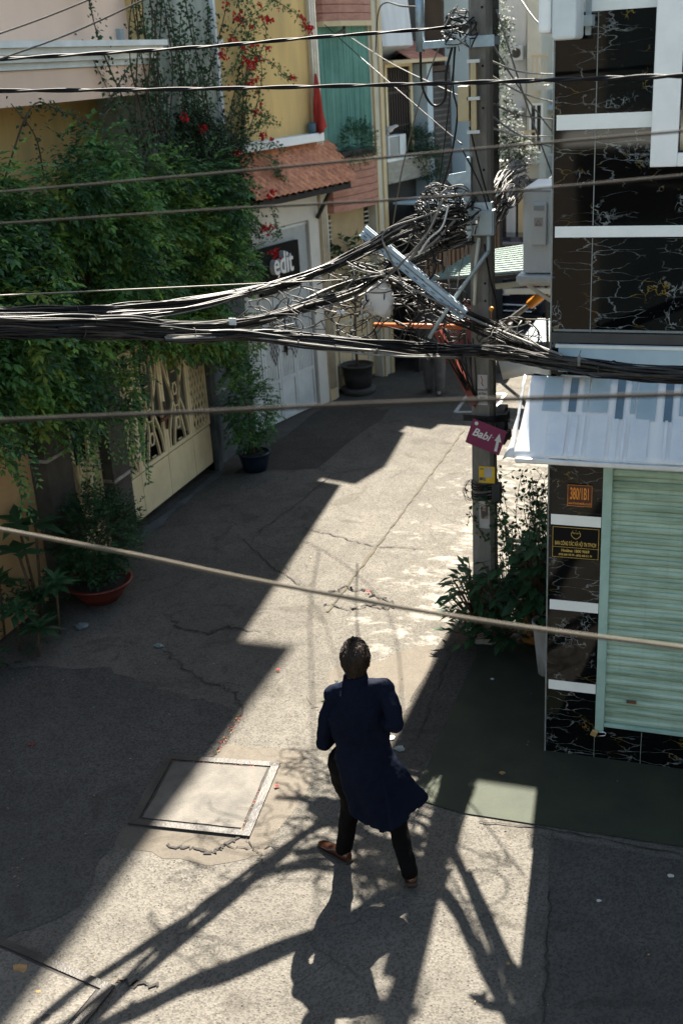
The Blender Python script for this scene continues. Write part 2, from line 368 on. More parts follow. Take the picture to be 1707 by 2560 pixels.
    def build(s, name, mats, parent=None, bevel=0, fixn=False):
        me = bpy.data.meshes.new(name)
        if not isinstance(mats, (list, tuple)): mats = [mats]
        for mm in mats: me.materials.append(mm)
        if parent is not None: inv = wm(parent).inverted(); vs = [inv @ v for v in s.v]; loc = None
        else:
            xs = [v.x for v in s.v]; ys = [v.y for v in s.v]; zs = [v.z for v in s.v]
            loc = Vector(((min(xs)+max(xs))/2, (min(ys)+max(ys))/2, min(zs))); vs = [v-loc for v in s.v]
            if name in ('street',): loc = Vector((0,0,0)); vs = s.v
        me.from_pydata([tuple(v) for v in vs], [], s.f)
        me.polygons.foreach_set('material_index', s.m); me.polygons.foreach_set('use_smooth', s.sm)
        me.update()
        if fixn:
            bm = bmesh.new(); bm.from_mesh(me); bmesh.ops.recalc_face_normals(bm, faces=bm.faces); bm.to_mesh(me); bm.free()
        o = bpy.data.objects.new(name, me); COL.objects.link(o)
        if parent is not None: o.parent = parent
        else: o.location = loc
        if bevel:
            bv = o.modifiers.new('bevel', 'BEVEL'); bv.width = bevel; bv.segments = 2; bv.limit_method = 'ANGLE'
        return o
def thing(name, label, cat, loc=(0,0,0), group=None):
    o = bpy.data.objects.new(name, None); COL.objects.link(o); o.location = loc; o.empty_display_size = .1
    o.matrix_basis = Matrix.Translation(Vector(loc))
    o['label'] = label; o['category'] = cat
    if group: o['group'] = group
    return o
def tag(o, label, cat, group=None, kind=None):
    o['label'] = label; o['category'] = cat
    if group: o['group'] = group
    if kind: o['kind'] = kind
    return o
def struct(o): o['kind'] = 'structure'; return o
def txt(body, size, material, Mx, parent, name='lettering', ext=.001, xs=1., align='CENTER', bold=0, shear=0, sp=1.):
    cu = bpy.data.curves.new('t', 'FONT'); cu.body = body; cu.size = size; cu.extrude = ext; cu.align_x = align; cu.align_y = 'CENTER'
    cu.offset = bold; cu.shear = shear; cu.space_character = sp; cu.resolution_u = 4
    to = bpy.data.objects.new('t', cu); COL.objects.link(to)
    dg = bpy.context.evaluated_depsgraph_get(); me = bpy.data.meshes.new_from_object(to.evaluated_get(dg))
    bpy.data.objects.remove(to)
    me.transform(wm(parent).inverted() @ Mx @ Matrix.Diagonal((xs, 1, 1, 1)))
    me.materials.clear(); me.materials.append(material)
    o = bpy.data.objects.new(name, me); COL.objects.link(o); o.parent = parent
    return o
def facing(loc, normal, up=Vector((0, 0, 1)), roll=0):
    "matrix whose local Z is the normal and local Y is up: for text and flat signs"
    n = Vector(normal).normalized(); x = up.cross(n).normalized(); y = n.cross(x)
    Mx = Matrix((x, y, n)).transposed().to_4x4(); Mx.translation = Vector(loc)
    return Mx @ Matrix.Rotation(roll, 4, 'Z')
# street wall frames: local x points out to the street, y runs along the wall, z up
FA = Matrix.Translation((-6.5, 0, 0))
FB = Matrix.Translation((-6.43, 14.83, 0)) @ Matrix.Rotation(radians(-15), 4, 'Z')
FBi = FB.inverted()
def onB(x, y, w=0.):
    d = CF + CX*((x*K-853.5)/FPX) - CU*((y*K-1280)/FPX)
    c = FBi @ CAMPOS; dd = FBi.to_3x3() @ d
    return FB @ (c + dd*((w-c.x)/dd.x))
def smooth_path(pts, n=8):
    pts = [Vector(p) for p in pts]; out = []
    P = [pts[0]*2-pts[1]]+pts+[pts[-1]*2-pts[-2]]
    for i in range(1, len(P)-2):
        for k in range(n):
            t = k/n; p0, p1, p2, p3 = P[i-1:i+3]
            out.append(.5*((2*p1)+(p2-p0)*t+(2*p0-5*p1+4*p2-p3)*t*t+(3*p1-p0-3*p2+p3)*t**3))
    out.append(pts[-1]); return out

# ================================================================== SETTING
g = MB()
nx = 40
g.add([(-70, -40, 0), (70, -40, 0), (70, 100, 0), (-70, 100, 0)], [(0, 1, 2, 3)])
struct(g.build('street', MROAD))
# green painted floor in front of the shop
g = MB(); g.add([(-1.98, 6.60, .010), (-1.6, 6.515, .010), (4.6, 6.56, .010), (4.6, 7.5, .010), (-1.115, 7.5, .010), (-1.115, 9.6, .010), (-1.98, 9.6, .010)], [(0, 1, 2, 3, 4, 5, 6)])
struct(g.build('green_floor_paint', M['greenfloor']))
def ragged(cx, cy, pts, amp, seed, n=6):
    rr = random.Random(seed); out = []
    for i in range(len(pts)):
        a = Vector(pts[i]); b = Vector(pts[(i+1) % len(pts)])
        for k in range(n):
            q = a.lerp(b, k/n); out.append((q.x+rr.uniform(-amp, amp), q.y+rr.uniform(-amp, amp), 0))
    return out
PZ = [.0022]
def patch(name, pts, z, material, amp=.02, seed=1, n=6):
    z = PZ[0]; PZ[0] += .0004
    p = ragged(0, 0, [(x, y, 0) for x, y in pts], amp, seed, n)
    g = MB(); g.add([(x, y, z) for x, y, _ in p], [tuple(range(len(p)))]); return struct(g.build(name, material))
patch('concrete_patch', [(-4.15, 6.85), (-3.0, 6.98), (-2.78, 6.6), (-2.82, 5.75), (-3.15, 5.5), (-3.85, 5.55), (-4.05, 5.75), (-4.2, 6.2)], .004, MCONC, .025, 3)
patch('concrete_patch', [(-3.2, 8.2), (-2.45, 8.9), (-2.2, 8.3), (-2.3, 7.5), (-2.9, 7.45)], .004, MCONC, .05, 9)
patch('concrete_patch', [(-6.2, 12.9), (-5.1, 13.3), (-4.9, 16.0), (-6.0, 16.2)], .004, road_material('rough_side_concrete', (.075, .068, .057), (.036, .034, .03), False, .9), .05, 12)
patch('concrete_patch', [(-2.35, 9.3), (-1.95, 9.3), (-1.985, 6.65), (-2.36, 6.7)], .0045, road_material('old_gutter_concrete', (.075, .068, .058), (.04, .037, .033), False, 1.), .03, 15)
patch('concrete_patch', [(-4.6, 4.35), (-3.3, 4.3), (-3.2, 2.5), (-4.6, 2.5)], .004, MCONC, .02, 21)
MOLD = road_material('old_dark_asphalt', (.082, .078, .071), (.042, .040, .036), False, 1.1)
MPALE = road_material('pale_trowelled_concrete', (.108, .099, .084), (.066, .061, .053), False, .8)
def ppatch(name, px, z, m_, amp=.03, seed=1, n=7): return patch(name, [tuple(gnd(x, y).xy) for x, y in px], z, m_, amp, seed, n)
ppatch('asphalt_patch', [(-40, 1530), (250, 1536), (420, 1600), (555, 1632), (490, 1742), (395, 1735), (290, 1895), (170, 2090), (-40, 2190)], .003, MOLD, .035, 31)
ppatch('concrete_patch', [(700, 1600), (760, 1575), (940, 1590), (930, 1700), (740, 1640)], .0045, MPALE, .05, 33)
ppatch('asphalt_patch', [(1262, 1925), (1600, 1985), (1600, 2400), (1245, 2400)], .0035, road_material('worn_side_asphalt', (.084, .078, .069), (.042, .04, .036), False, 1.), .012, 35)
# joints and cracks
def ribbon(name, pts, w, material, z=.0095, jit=.02, seed=1, n=10):
    rr = random.Random(seed); path = []
    for a, b in zip(pts[:-1], pts[1:]):
        for k in range(n): t = k/n; path.append(Vector((a[0]+(b[0]-a[0])*t+rr.uniform(-jit, jit), a[1]+(b[1]-a[1])*t+rr.uniform(-jit, jit), z)))
    path.append(Vector((*pts[-1], z))); g = MB(); vs = []
    for i, p in enumerate(path):
        d = (path[min(i+1, len(path)-1)]-path[max(i-1, 0)]).normalized(); s_ = Vector((-d.y, d.x, 0))*w*rr.uniform(.25, 1)
        vs += [p-s_, p+s_]
    g.add(vs, [(2*i, 2*i+1, 2*i+3, 2*i+2) for i in range(len(path)-1)]); return struct(g.build(name, material))
ribbon('road_joint', [(-3.6, 9.3), (-3.58, 12.0), (-3.57, 15.2)], .022, M['moss'], jit=.008, n=26)
def dpx(l): return [tuple(gnd(x, y).xy) for x, y in l]
ribbon('road_crack', dpx([(700, 1215), (770, 1230), (850, 1255), (975, 1262)]), .010, M['crack'], seed=2)
ribbon('road_crack', dpx([(560, 1240), (620, 1300), (690, 1345)]), .008, M['crack'], seed=3)
ribbon('road_crack', dpx([(590, 1225), (680, 1160), (760, 1090), (870, 1070)]), .008, M['crack'], seed=4)
ribbon('road_crack', dpx([(750, 1365), (800, 1350), (850, 1365), (900, 1380)]), .016, M['crack'], jit=.06, seed=5)
ribbon('road_crack', dpx([(740, 1390), (800, 1400), (850, 1392), (905, 1398)]), .012, M['crack'], jit=.05, seed=6)
ribbon('road_crack', dpx([(560, 1630), (520, 1690), (487, 1742)]), .02, M['crack'], jit=.015, seed=7)
ribbon('road_crack', dpx([(385, 1945), (440, 1950), (490, 1962), (515, 1945), (560, 1918)]), .018, M['crack'], jit=.02, seed=8)
ribbon('road_crack', dpx([(515, 1945), (590, 1950), (640, 1945)]), .007, M['crack'], jit=.02, seed=9)
ribbon('road_crack', dpx([(555, 1918), (590, 1960), (610, 1990)]), .006, M['crack'], jit=.02, seed=10)
ribbon('road_crack', dpx([(270, 2255), (310, 2262), (360, 2268)]), .012, M['crack'], jit=.03, seed=11)
ribbon('road_crack', dpx([(1100, 1890), (1255, 1905), (1568, 1965)]), .008, M['crack'], jit=.01, seed=12)
ribbon('road_crack', dpx([(395, 1430), (470, 1460), (520, 1440), (600, 1452)]), .012, M['crack'], jit=.05, seed=13)
ribbon('road_crack', dpx([(380, 1500), (460, 1560), (540, 1590), (560, 1630)]), .010, M['crack'], jit=.05, seed=14)
ribbon('road_crack', dpx([(955, 1690), (1010, 1560), (1040, 1480)]), .008, M['crack'], jit=.03, seed=15)
ribbon('road_crack', dpx([(1250, 2352), (1256, 2200), (1262, 2050)]), .010, M['crack'], jit=.015, seed=16)
ribbon('gate_sill', [(-6.42, 10.5), (-6.40, 13.0)], .10, M['bluegrey'], z=.012, jit=.006)

# ---- inspection covers
def cover(label, corners, fw, slab_mat, hole=None):
    c = [Vector((x, y, 0)) for x, y in corners]; ctr = sum(c, Vector())/4
    t = thing('inspection_cover', label, 'manhole cover', ctr)
    inn = [p+(ctr-p)*(fw*1.42/(ctr-p).length) for p in c]; inn2 = [p+(ctr-p)*((fw*1.42+.035)/(ctr-p).length) for p in c]
    g = MB()
    for i in range(4):
        j = (i+1) % 4; q = [c[i], c[j], inn[j], inn[i]]
        g.prism([p+Vector((0,0,.0088)) for p in q], (0, 0, .010+.0012*i))
    g.build('steel_frame', M['wornsteel'], t, fixn=True)
    g = MB(); g.prism([p+Vector((0,0,.0090)) for p in inn], (0, 0, .002)); g.build('gap', M['darksteel'], t, fixn=True)
    g = MB(); pr = [Vector(p)+Vector((0,0,.0115)) for p in ragged(0,0,inn2,.005,4,8)]
    g.prism(pr, (0, 0, .006)); g.build('slab', slab_mat, t, fixn=True)
    return t
MC1 = mat('cover_concrete', (.105, .095, .080), (.060, .055, .047), 5, .85, .25, 60, detail=9)
cover('square concrete cover in a worn steel frame, left of the walking man', [(-4.03, 6.65), (-3.1, 6.77), (-2.98, 5.87), (-3.91, 5.78)], .06, MC1)
t = cover('speckled cover slab with a round lifting hole at the bottom left corner', [(-4.5, 4.6), (-3.22, 4.37), (-3.32, 3.3), (-4.6, 3.5)], .06, road_material('cover_terrazzo', (.125, .115, .10), (.07, .065, .055), False, .9))
g = MB(); g.lathe(gnd(105, 2338, .0182), [(0, 0), (.028, 0)], 16); g.build('lifting_hole', M['darksteel'], t)

# ================================================================== SHOP (right)
X0, YF = -1.12, 7.44
shop = thing('tiled_shop_house', 'tall shop house clad in glossy black marble tiles with white bands', 'building', (1.0, 9.5, 0))
g = MB()
g.box(X0, 4.2, YF+.12, 13, 0, 6.3)
g.build('wall', M['charcoal'], shop)
g = MB()
g.box(X0, -.765, YF, YF+.12, .29, 3.26)           # column
g.box(X0, 4.2, YF-.004, YF+.12, 0, .288)          # plinth
g.box(X0, 4.2, YF-.002, YF+.12, 3.33, 6.32)         # upper floors
g.box(X0-.02, X0-.0005, YF-.002, 13, 0, 6.32)              # side wall cladding
g.build('marble_cladding', MMARB, shop)
for z0, z1 in ((1.93, 2.01), (1.25, 1.33), (.57, .65)): g = MB(); g.box(X0, -.768, YF-.005, YF-.001, z0, z1); g.build('white_band', M['whitetile'], shop)
for z0, z1 in ((3.95, 4.02), (4.61, 4.70), (5.28, 5.36), (5.94, 6.02)): g = MB(); g.box(X0-.001, 4.2, YF-.007, YF-.0025, z0, z1); g.build('white_band', M['whitetile'], shop)
g = MB()
for z0, z1 in ((3.262, 3.945), (4.025, 4.605), (4.705, 5.275)):
    g.box(-.883, -.877, YF-.010, YF-.0025, z0, z1)
g.box(X0-.025, X0-.015, YF-.010, YF, 0, 6.3)
g.box(X0, -.875, YF-.012, YF-.0025, 3.335, 3.35); g.box(-.872, 1.5, YF-.012, YF-.0025, 3.335, 3.35)
for x in (-.766, -.42, -.07, .3): g.box(x-.002, x+.002, YF-.0065, YF-.0045, 0, .285)
g.build('edge_trim', mat('dull_tile_trim', (.22, .24, .23), (.15, .17, .16), 9, .4), shop)
g = MB(); g.box(X0-.01, 4.2, YF-.03, YF+.1, 3.262, 3.328); g.build('ledge', M['charcoal'], shop)
# shutter
sh = MB(); z = .30; prof = []
while z < 3.2:
    prof += [(0, z), (.002, z+.012), (-.016, z+.03), (-.020, z+.052), (-.012, z+.068), (.0, z+.074)]; z += .083
vs = []
for y, zz in prof: vs += [(-.70, YF+.035+y, zz), (1.35, YF+.035+y, zz)]
sh.add(vs, [(2*i, 2*i+1, 2*i+3, 2*i+2) for i in range(len(prof)-1)], 0, False)
so = sh.build('roller_shutter', MSHUT, shop)
so['label'] = 'pale green roller shutter streaked with grime'
g = MB(); g.box(-.764, -.70, YF-.012, YF+.05, .24, 3.2); g.box(-.70, 1.35, YF+.0, YF+.05, .288, .32); g.build('shutter_rail', mat('green_rail_paint', (.34, .50, .44), (.24, .38, .34), 5, .45, fac=(.4, .7)), shop, bevel=.004)
g = MB(); g.box(-.54, -.47, YF+.001, YF+.016, .52, .54); g.build('rust_spot', M['rust'], shop)
# window upper right
g = MB()
for a in ((-.54, -.38, 4.38, 6.2), (.9, 1.05, 4.38, 6.2)): g.box(a[0], a[1], YF-.08, YF+.0, a[2], a[3])
g.box(-.38, .9, YF-.08, YF, 4.38, 4.46); g.box(-.38, .9, YF-.08, YF, 6.1, 6.2)
w = g.build('window_frame', M['white'], shop, bevel=.006)
g = MB(); g.box(-.37, .89, YF-.05, YF-.04, 4.47, 6.1); g.build('window_pane', M['brownglass'], w)
# house number + plaque
t = thing('house_number_plate', 'small dark plate with orange house number on the marble column', 'sign', (-.92, YF-.006, 2.165))
g = MB(); g.box(-1.005, -.835, YF-.012, YF-.005, 2.085, 2.245); g.build('plate', M['platered'], t)
g = MB()
for b_ in ((-1.005, -.835, 2.085, 2.0875), (-1.005, -.835, 2.2425, 2.245), (-1.005, -1.0025, 2.0875, 2.2425), (-.8375, -.835, 2.0875, 2.2425)): g.box(b_[0], b_[1], YF-.0135, YF-.0125, b_[2], b_[3])
g.build('border', M['orangegold'], t)
FN = (0, -1, 0)
txt('380/1B1', .125, M['orangegold'], facing((-.92, YF-.013, 2.175), FN), t, xs=.33, bold=.0015)
txt('NAM KỲ KHỞI NGHĨA, P.8, Q.3', .018, M['orangegold'], facing((-.92, YF-.013, 2.105), FN), t, xs=.62, bold=.0005)
t = thing('hotline_plaque', 'black plaque with gold heart emblem and hotline numbers below the house number', 'sign', (-.94, YF-.008, 1.8))
g = MB(); g.box(-1.112, -.772, YF-.014, YF-.0055, 1.675, 1.925); g.build('plate', M['signblack'], t)
g = MB(); y0, y1 = YF-.0155, YF-.0145
for b_ in ((-1.105, -.779, 1.682, 1.685), (-1.105, -.779, 1.916, 1.919), (-1.105, -1.102, 1.685, 1.916), (-.782, -.779, 1.685, 1.916), (-1.102, -.782, 1.762, 1.7645)): g.box(b_[0], b_[1], y0, y1, b_[2], b_[3])
g.build('border', M['gold'], t)
hp = [(-.026, .018), (-.033, .004), (-.030, -.012), (-.018, -.026), (0, -.036), (.018, -.026), (.030, -.012), (.033, .004), (.026, .018), (.020, .012), (.013, .004), (.007, .016), (0, .005), (-.007, .016), (-.013, .004), (-.020, .012), (-.026, .018)]
g = MB(); g.tube([(-.94+x, YF-.0155, 1.868+zz) for x, zz in hp], .0022, 6)
for x in (-.022, 0, .022): g.ell((-.94+x, YF-.0155, 1.868+.026+(.003 if x == 0 else 0)), .003, .002, .003, 8, 6)
g.build('emblem', M['gold'], t)
txt('BAN CÔNG TÁC XÃ HỘI TN TPHCM', .042, M['gold'], facing((-.942, YF-.0145, 1.792), FN), t, xs=.42, bold=.0008)
txt('Hotline: 1800 9069', .030, M['gold'], facing((-.942, YF-.0145, 1.737), FN), t, xs=.85, bold=.0008)
txt('(028) 668 155 99 - (028) 668 011 99', .021, M['gold'], facing((-.942, YF-.0145, 1.705), FN), t, xs=.76, bold=.0006)
# padlock
t = thing('padlock', 'brass padlock hanging at the foot of the green shutter rail', 'padlock', (-.73, YF-.03, .2))
g = MB(); pc = Vector((-.745, YF-.03, .235)); g.T = Matrix.Translation(pc) @ Matrix.Rotation(radians(20), 4, 'Y')
g.box(-.045, .0, -.012, .012, -.025, .025); g.build('lock_body', M['padbrass'], t, bevel=.004)
g = MB(); g.T = Matrix.Translation(pc) @ Matrix.Rotation(radians(-12), 4, 'Y')
g.tube([(0, 0, .016)]+[(.05+.016*sin(a), 0, .016*cos(a)) for a in [pi*i/8 for i in range(9)]]+[(.0, 0, -.016)], .0045, 8); g.build('shackle', M['chrome'], t)

# awning
aw = thing('shop_awning', 'pale blue and white tarpaulin awning over the shop front', 'awning', (0, 7.2, 2.6))
def awp(x, v):      # v 0 at the wall, 1 at the front bar
    zz = 3.03-.44*v; yy = YF-.03-.43*v
    return Vector((x, yy, zz-.02*sin(v*pi)+.006*sin(x*9+v*4)*v))
g = MB(); nxx, nv = 44, 10; vs = []; fs = []
xs_ = [-1.31+(3.0)*i/nxx for i in range(nxx+1)]
for i, x in enumerate(xs_):
    for j in range(nv+1):
        p = awp(x, j/nv)
        if i == 0: p = awp(x+.05*(1-j/nv), j/nv)
        vs.append(p)
for i in range(nxx):
    for j in range(nv): a = i*(nv+1)+j; fs.append((a, a+1, a+nv+2, a+nv+1))
g.add(vs, fs, 0, True); o = g.build('tarpaulin', M['tarp'], aw); sf = o.modifiers.new('thick', 'SOLIDIFY'); sf.thickness = .004
g = MB(); rr = random.Random(3); x = -1.16
while x < 1.3:
    for wd, mm in ((.12, 0), (.028, 1), (.05, 2), (.02, 1), (.03, 0)):
        a, b_ = x, x+wd
        v1 = .40 if rr.random() < .75 else .47
        if mm != 1:
            k = 1 if mm == 2 else 0
            g.add([awp(a, .02)+Vector((0,-.004,.006)), awp(a, v1)+Vector((0,-.004,.006)), awp(b_, v1)+Vector((0,-.004,.006)), awp(b_, .02)+Vector((0,-.004,.006))], [(0, 1, 2, 3)], k)
        x += wd+.012
g.build('upper_stripes', [M['tarpstripe'], M['tarpstripe2']], aw)
g = MB(); g.beam(awp(-1.29, 1)+Vector((0, -.01, -.012)), awp(1.6, 1)+Vector((0, -.01, -.012)), .03, .036); g.build('front_bar', M['alu'], aw, bevel=.008)
g = MB()   # loose tarp side flap
rr2 = random.Random(12); x = -1.1; g2 = MB()
while x < 1.3:
    for wd in (.115, .04, .018):
        if rr2.random() < .8: g2.add([awp(x, .43)+Vector((0, -.004, .005)), awp(x, .97)+Vector((0, -.004, .005)), awp(x+wd, .97)+Vector((0, -.004, .005)), awp(x+wd, .43)+Vector((0, -.004, .005))], [(0, 1, 2, 3)])
        x += wd+.03
g2.build('faded_stripes', mat('very_faded_stripe', (.66, .72, .76), (.78, .81, .83), 7, .55, .2, 12, trans=.25), aw)
e0 = awp(-1.30, .0); e1 = awp(-1.31, 1)
rows = []
for j in range(9):
    t_ = j/8; a = e0.lerp(e1, t_); rows.append([a, a+Vector((-.015-.02*t_+.008*sin(j*2.1), .02, -.01+.012*cos(j*1.7))), a+Vector((-.02-.05*t_**4-.008*sin(j), .04, -.03))])
g.add([p for r_ in rows for p in r_], [(3*j+k, 3*j+k+1, 3*j+k+4, 3*j+k+3) for j in range(8) for k in range(2)], 0, True)
g.build('side_flap', M['tarpwhite'], aw).modifiers.new('t', 'SOLIDIFY').thickness = .004
g = MB()
for x in (-.95, 1.2): g.beam((x, YF-.01, 2.42), awp(x, .96)+Vector((0, 0, -.03)), .03, .035)
g.build('support_arm', M['white'], aw)
# hanging white tarp wedge at top-left
t = thing('tarpaulin_scrap', 'loose white tarpaulin corner hanging beside the pole above the awning', 'tarpaulin', (-1.5, 7.6, 3))
g = MB(); q = [at(1142, 822, 8.3), at(1155, 872, 8.25), at(1200, 862, 8.0), at(1300, 862, 7.36), at(1400, 868, 7.3), at(1400, 850, 7.3), at(1270, 835, 7.38), at(1200, 822, 8.0)]
ctr = sum(q, Vector())/8
g.add(q+[ctr+Vector((0, -.03, 0))], [(i, (i+1) % 8, 8) for i in range(8)], 0, True); o = g.build('sheet', M['tarpwhite'], t); o.modifiers.new('t', 'SOLIDIFY').thickness = .005
t = thing('fascia_board', 'pale blue board fixed below the marble ledge above the awning', 'board', (0, YF-.03, 3.1))
g = MB(); g.box(-1.08, 2.2, YF-.05, YF-.035, 3.07, 3.235); g.build('board', M['boardblue'], t); g = MB(); g.box(-1.1, 2.2, YF-.06, YF-.03, 3.235, 3.255); g.build('top_rail', M['cornice'], t)

# air conditioners
def ac_unit(label, loc, dx, dy, dz, panel_face=True):
    t = thing('air_conditioner', label, 'air conditioner', loc, 'outdoor air conditioner units')
    x, y, z_ = loc; g = MB()
    g.box(x, x+dx, y, y+dy, z_, z_+dz); g.build('casing', M['acwhite'], t, bevel=.02)
    g = MB(); g.box(x-.012, x+dx+.012, y-.012, y+dy+.012, z_+dz-.004, z_+dz+.012); g.build('top_cover', M['acwhite'], t, bevel=.006)
    return t
g = MB(); g.box(-1.40, X0-.0205, 9.8, 13.0, 0, 4.25); g.build('rear_annex_wall', M['charcoal'], shop)
t = ac_unit('white air conditioner on brackets at the left edge of the marble building', (-1.845, 10.32, 3.18), .35, .85, .735)
g = MB(); g.box(-1.765, -1.625, 10.28, 10.32, 3.44, 3.82); g.build('service_cover', M['acwhite'], t, bevel=.012)
g = MB(); g.box(-1.74, -1.65, 10.27, 10.28, 3.75, 3.79); g.build('grip', M['boxgrey'], t)
g = MB(); g.box(-1.735, -1.66, 10.272, 10.28, 3.61, 3.685); g.build('warning_sticker', M['paper'], t)
g = MB(); g.tube([(-1.72, 10.27, 3.622), (-1.675, 10.27, 3.622), (-1.6975, 10.27, 3.665), (-1.72, 10.27, 3.622)], .0022, 5); g.build('warning_triangle', M['ink'], t)
g = MB(); g.box(-1.895, -1.405, 10.25, 11.3, 3.105, 3.17); g.build('drip_tray', M['acwhite'], t, bevel=.014)
for yy in (10.45, 11.1): g = MB(); g.beam((-1.405, yy, 3.075), (-1.90, yy, 3.075), .045, .055); g.beam((-1.405, yy, 2.77), (-1.82, yy, 3.05), .03, .03); g.build('bracket', M['cornice'], t)
g = MB()
for i in range(14):
    zz = 3.24+i*.045; g.box(-1.853, -1.844, 10.45, 11.05, zz, zz+.01)
g.build('fan_grille', M['boxgrey'], t)
t = ac_unit('white air conditioner at the top edge mounted in front of the marble wall', (-1.09, 6.98, 5.13), .14, .34, .70)
g = MB(); g.box(-1.17, -1.092, 7.0, 7.30, 5.17, 5.80); g.build('front_grille', M['white'], t, bevel=.02)
g = MB(); g.box(-.95, -.90, 7.30, 7.43, 5.2, 5.26); g.box(-.95, -.92, 7.38, 7.43, 5.15, 5.7); g.build('bracket', M['boxgrey'], t)

# unseen slab added above the lane to cast the block of shade on the floor
t = thing('side_shade_slab', 'unseen concrete slab added over the lane beside the marble building to shade the floor', 'balcony', (-1.12, 13.6, 6.6))
g = MB(); g.box(-2.86, -1.125, 12.5, 14.9, 6.55, 6.7); g.build('slab', M['farcream'], t)

# ================================================================== BUILDING BEHIND THE VIEWER (gives light and reflections)
bh = thing('cream_house_opposite', 'cream house opposite the lane, seen only in reflections', 'building', (-1, -1.2, 0))
g = MB(); g.box(-2.6, 10, -4, -1.2, 0, 6.0); g.build('wall', mat('taupe_render', (.10, .088, .07), (.07, .06, .05), 1.5, .85), bh)
for x in (-1.8, 0.5, 3.5):
    for zz in (1.2, 4.3): g = MB(); g.box(x, x+1.2, -1.198, -1.15, zz, zz+1.6); g.build('window', M['glass'], bh)
g = MB(); g.box(-2.2, 2.2, -1.2, -.25, 3.9, 4.05); g.build('balcony_floor', M['cornice'], bh)

# ================================================================== LEFT SIDE, near house
# ---- pink house with cornice (frame A: x outwards, y along)
h = thing('pinkish_house', 'cream and pinkish house with a moulded cornice, top left behind the tree', 'building', (-8, 10, 0))
g = MB(); g.T = FA
g.box(-6, -.02, 5.0, 12.4, 5.1, 6.6)                       # upper wall
g.box(-6, .02, 5.0, 12.30, 4.86, 5.17)               # beam band over the porch
g.build('wall', M['pink'], h)
g = MB(); g.T = FA
for k, (w, z0, z1) in enumerate(((.05, 5.175, 5.235), (.10, 5.237, 5.30), (.17, 5.302, 5.36), (.22, 5.362, 5.42))): g.box(-.03, w, 5.0, 12.36+.03*k, z0, z1)
g.build('cornice', M['cornice'], h)
g = MB(); g.T = FA
g.box(-5.8, -.75, 5.0, 12.6, 0, 4.862)
g.build('porch_wall', M['yellow'], h)
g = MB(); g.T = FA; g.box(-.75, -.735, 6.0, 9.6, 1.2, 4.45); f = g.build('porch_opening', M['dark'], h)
g = MB(); g.T = FA; g.box(-.76, -.72, 5.9, 9.72, 4.45, 4.53); g.box(-.76, -.72, 9.62, 9.72, 1.0, 4.449); g.build('opening_frame', M['yellow'], h)
g = MB(); g.T = FA; g.box(-.02, .05, 9.9, 11.4, 5.95, 6.5); g.build('window', M['glass'], h)
g = MB(); g.T = FA; g.box(-.02, .03, 11.72, 11.8, 5.42, 5.54); g.build('wall_box', M['boxgrey'], h)
# unseen slab added to shade the lane sits with the pink clad house
# ---- grey-green wall building
h = thing('grey_green_house', 'grey green house wall overgrown by creepers, with a white framed window', 'building', (-8, 13.6, 0))
g = MB(); g.T = FA; g.box(-5.5, -.08, 12.37, 15.2, 1.0, 6.9); g.build('wall', M['greywall'], h)
g = MB(); g.T = FA; g.box(-.10, .0, 12.0, 12.37, 4.9, 6.6); g.build('corner_pilaster', M['yellow'], h)
wf = MB(); wf.T = FA; y0, y1, z0, z1 = 14.38, 15.1, 4.2, 6.6
for b_ in ((y0-.07, y0, z0-.07, z1), (y1, y1+.07, z0-.07, z1), (y0, y1, z0-.07, z0), (y0, y1, 5.35, 5.43)): wf.box(-.09, -.03, *b_)
wfo = wf.build('window_frame', M['white'], h)
g = MB(); g.T = FA; g.box(-.07, -.065, y0, y1, z0, z1); g.build('pane', M['glass'], wfo)
g = MB(); g.T = FA
for i in range(16): g.box(-.06, -.045, y0+.01, y1-.01, 4.3+i*.07, 4.315+i*.07)
g.build('louvre', M['boxgrey'], wfo)
# ---- yellow house (frame B)
h = thing('yellow_house', 'yellow house with a tiled porch canopy and a white gate', 'building', FB @ Vector((-2, .7, 0)))
g = MB(); g.T = FB; g.box(-4, -.02, -.5, 1.62, 3.9, 7); g.build('upper_wall', M['yellow'], h)
g = MB(); g.T = FB; g.box(-4, -.0, -.6, 1.56, 2.9, 3.9); g.box(-4, 0, 1.3, 1.56, 0, 2.9); g.box(-4, -.12, -.6, 1.3, 0, 2.899); g.build('lower_wall', mat('white_render', (.62, .60, .54), (.52, .50, .45), 2, .8, .1, 40), h)
g = MB(); g.T = FB; g.box(-.02, .16, -.6, 1.62, 4.0, 4.12); g.build('sill', M['white'], h, bevel=.01)
g = MB(); g.T = FB
for u, r_ in ((1.60, .022), (1.66, .018), (1.71, .03)): g.tube([(.03, u, 0.2), (.03, u, 9)], r_, 8)
g.build('downpipe', mat('cream_pipe', (.58, .54, .44), (.46, .42, .34), 5, .6), h)
g = MB(); g.T = FB; g.box(-.05, .02, 1.565, 1.75, 0, 9.4); g.build('corner_strip', M['beige'], h)
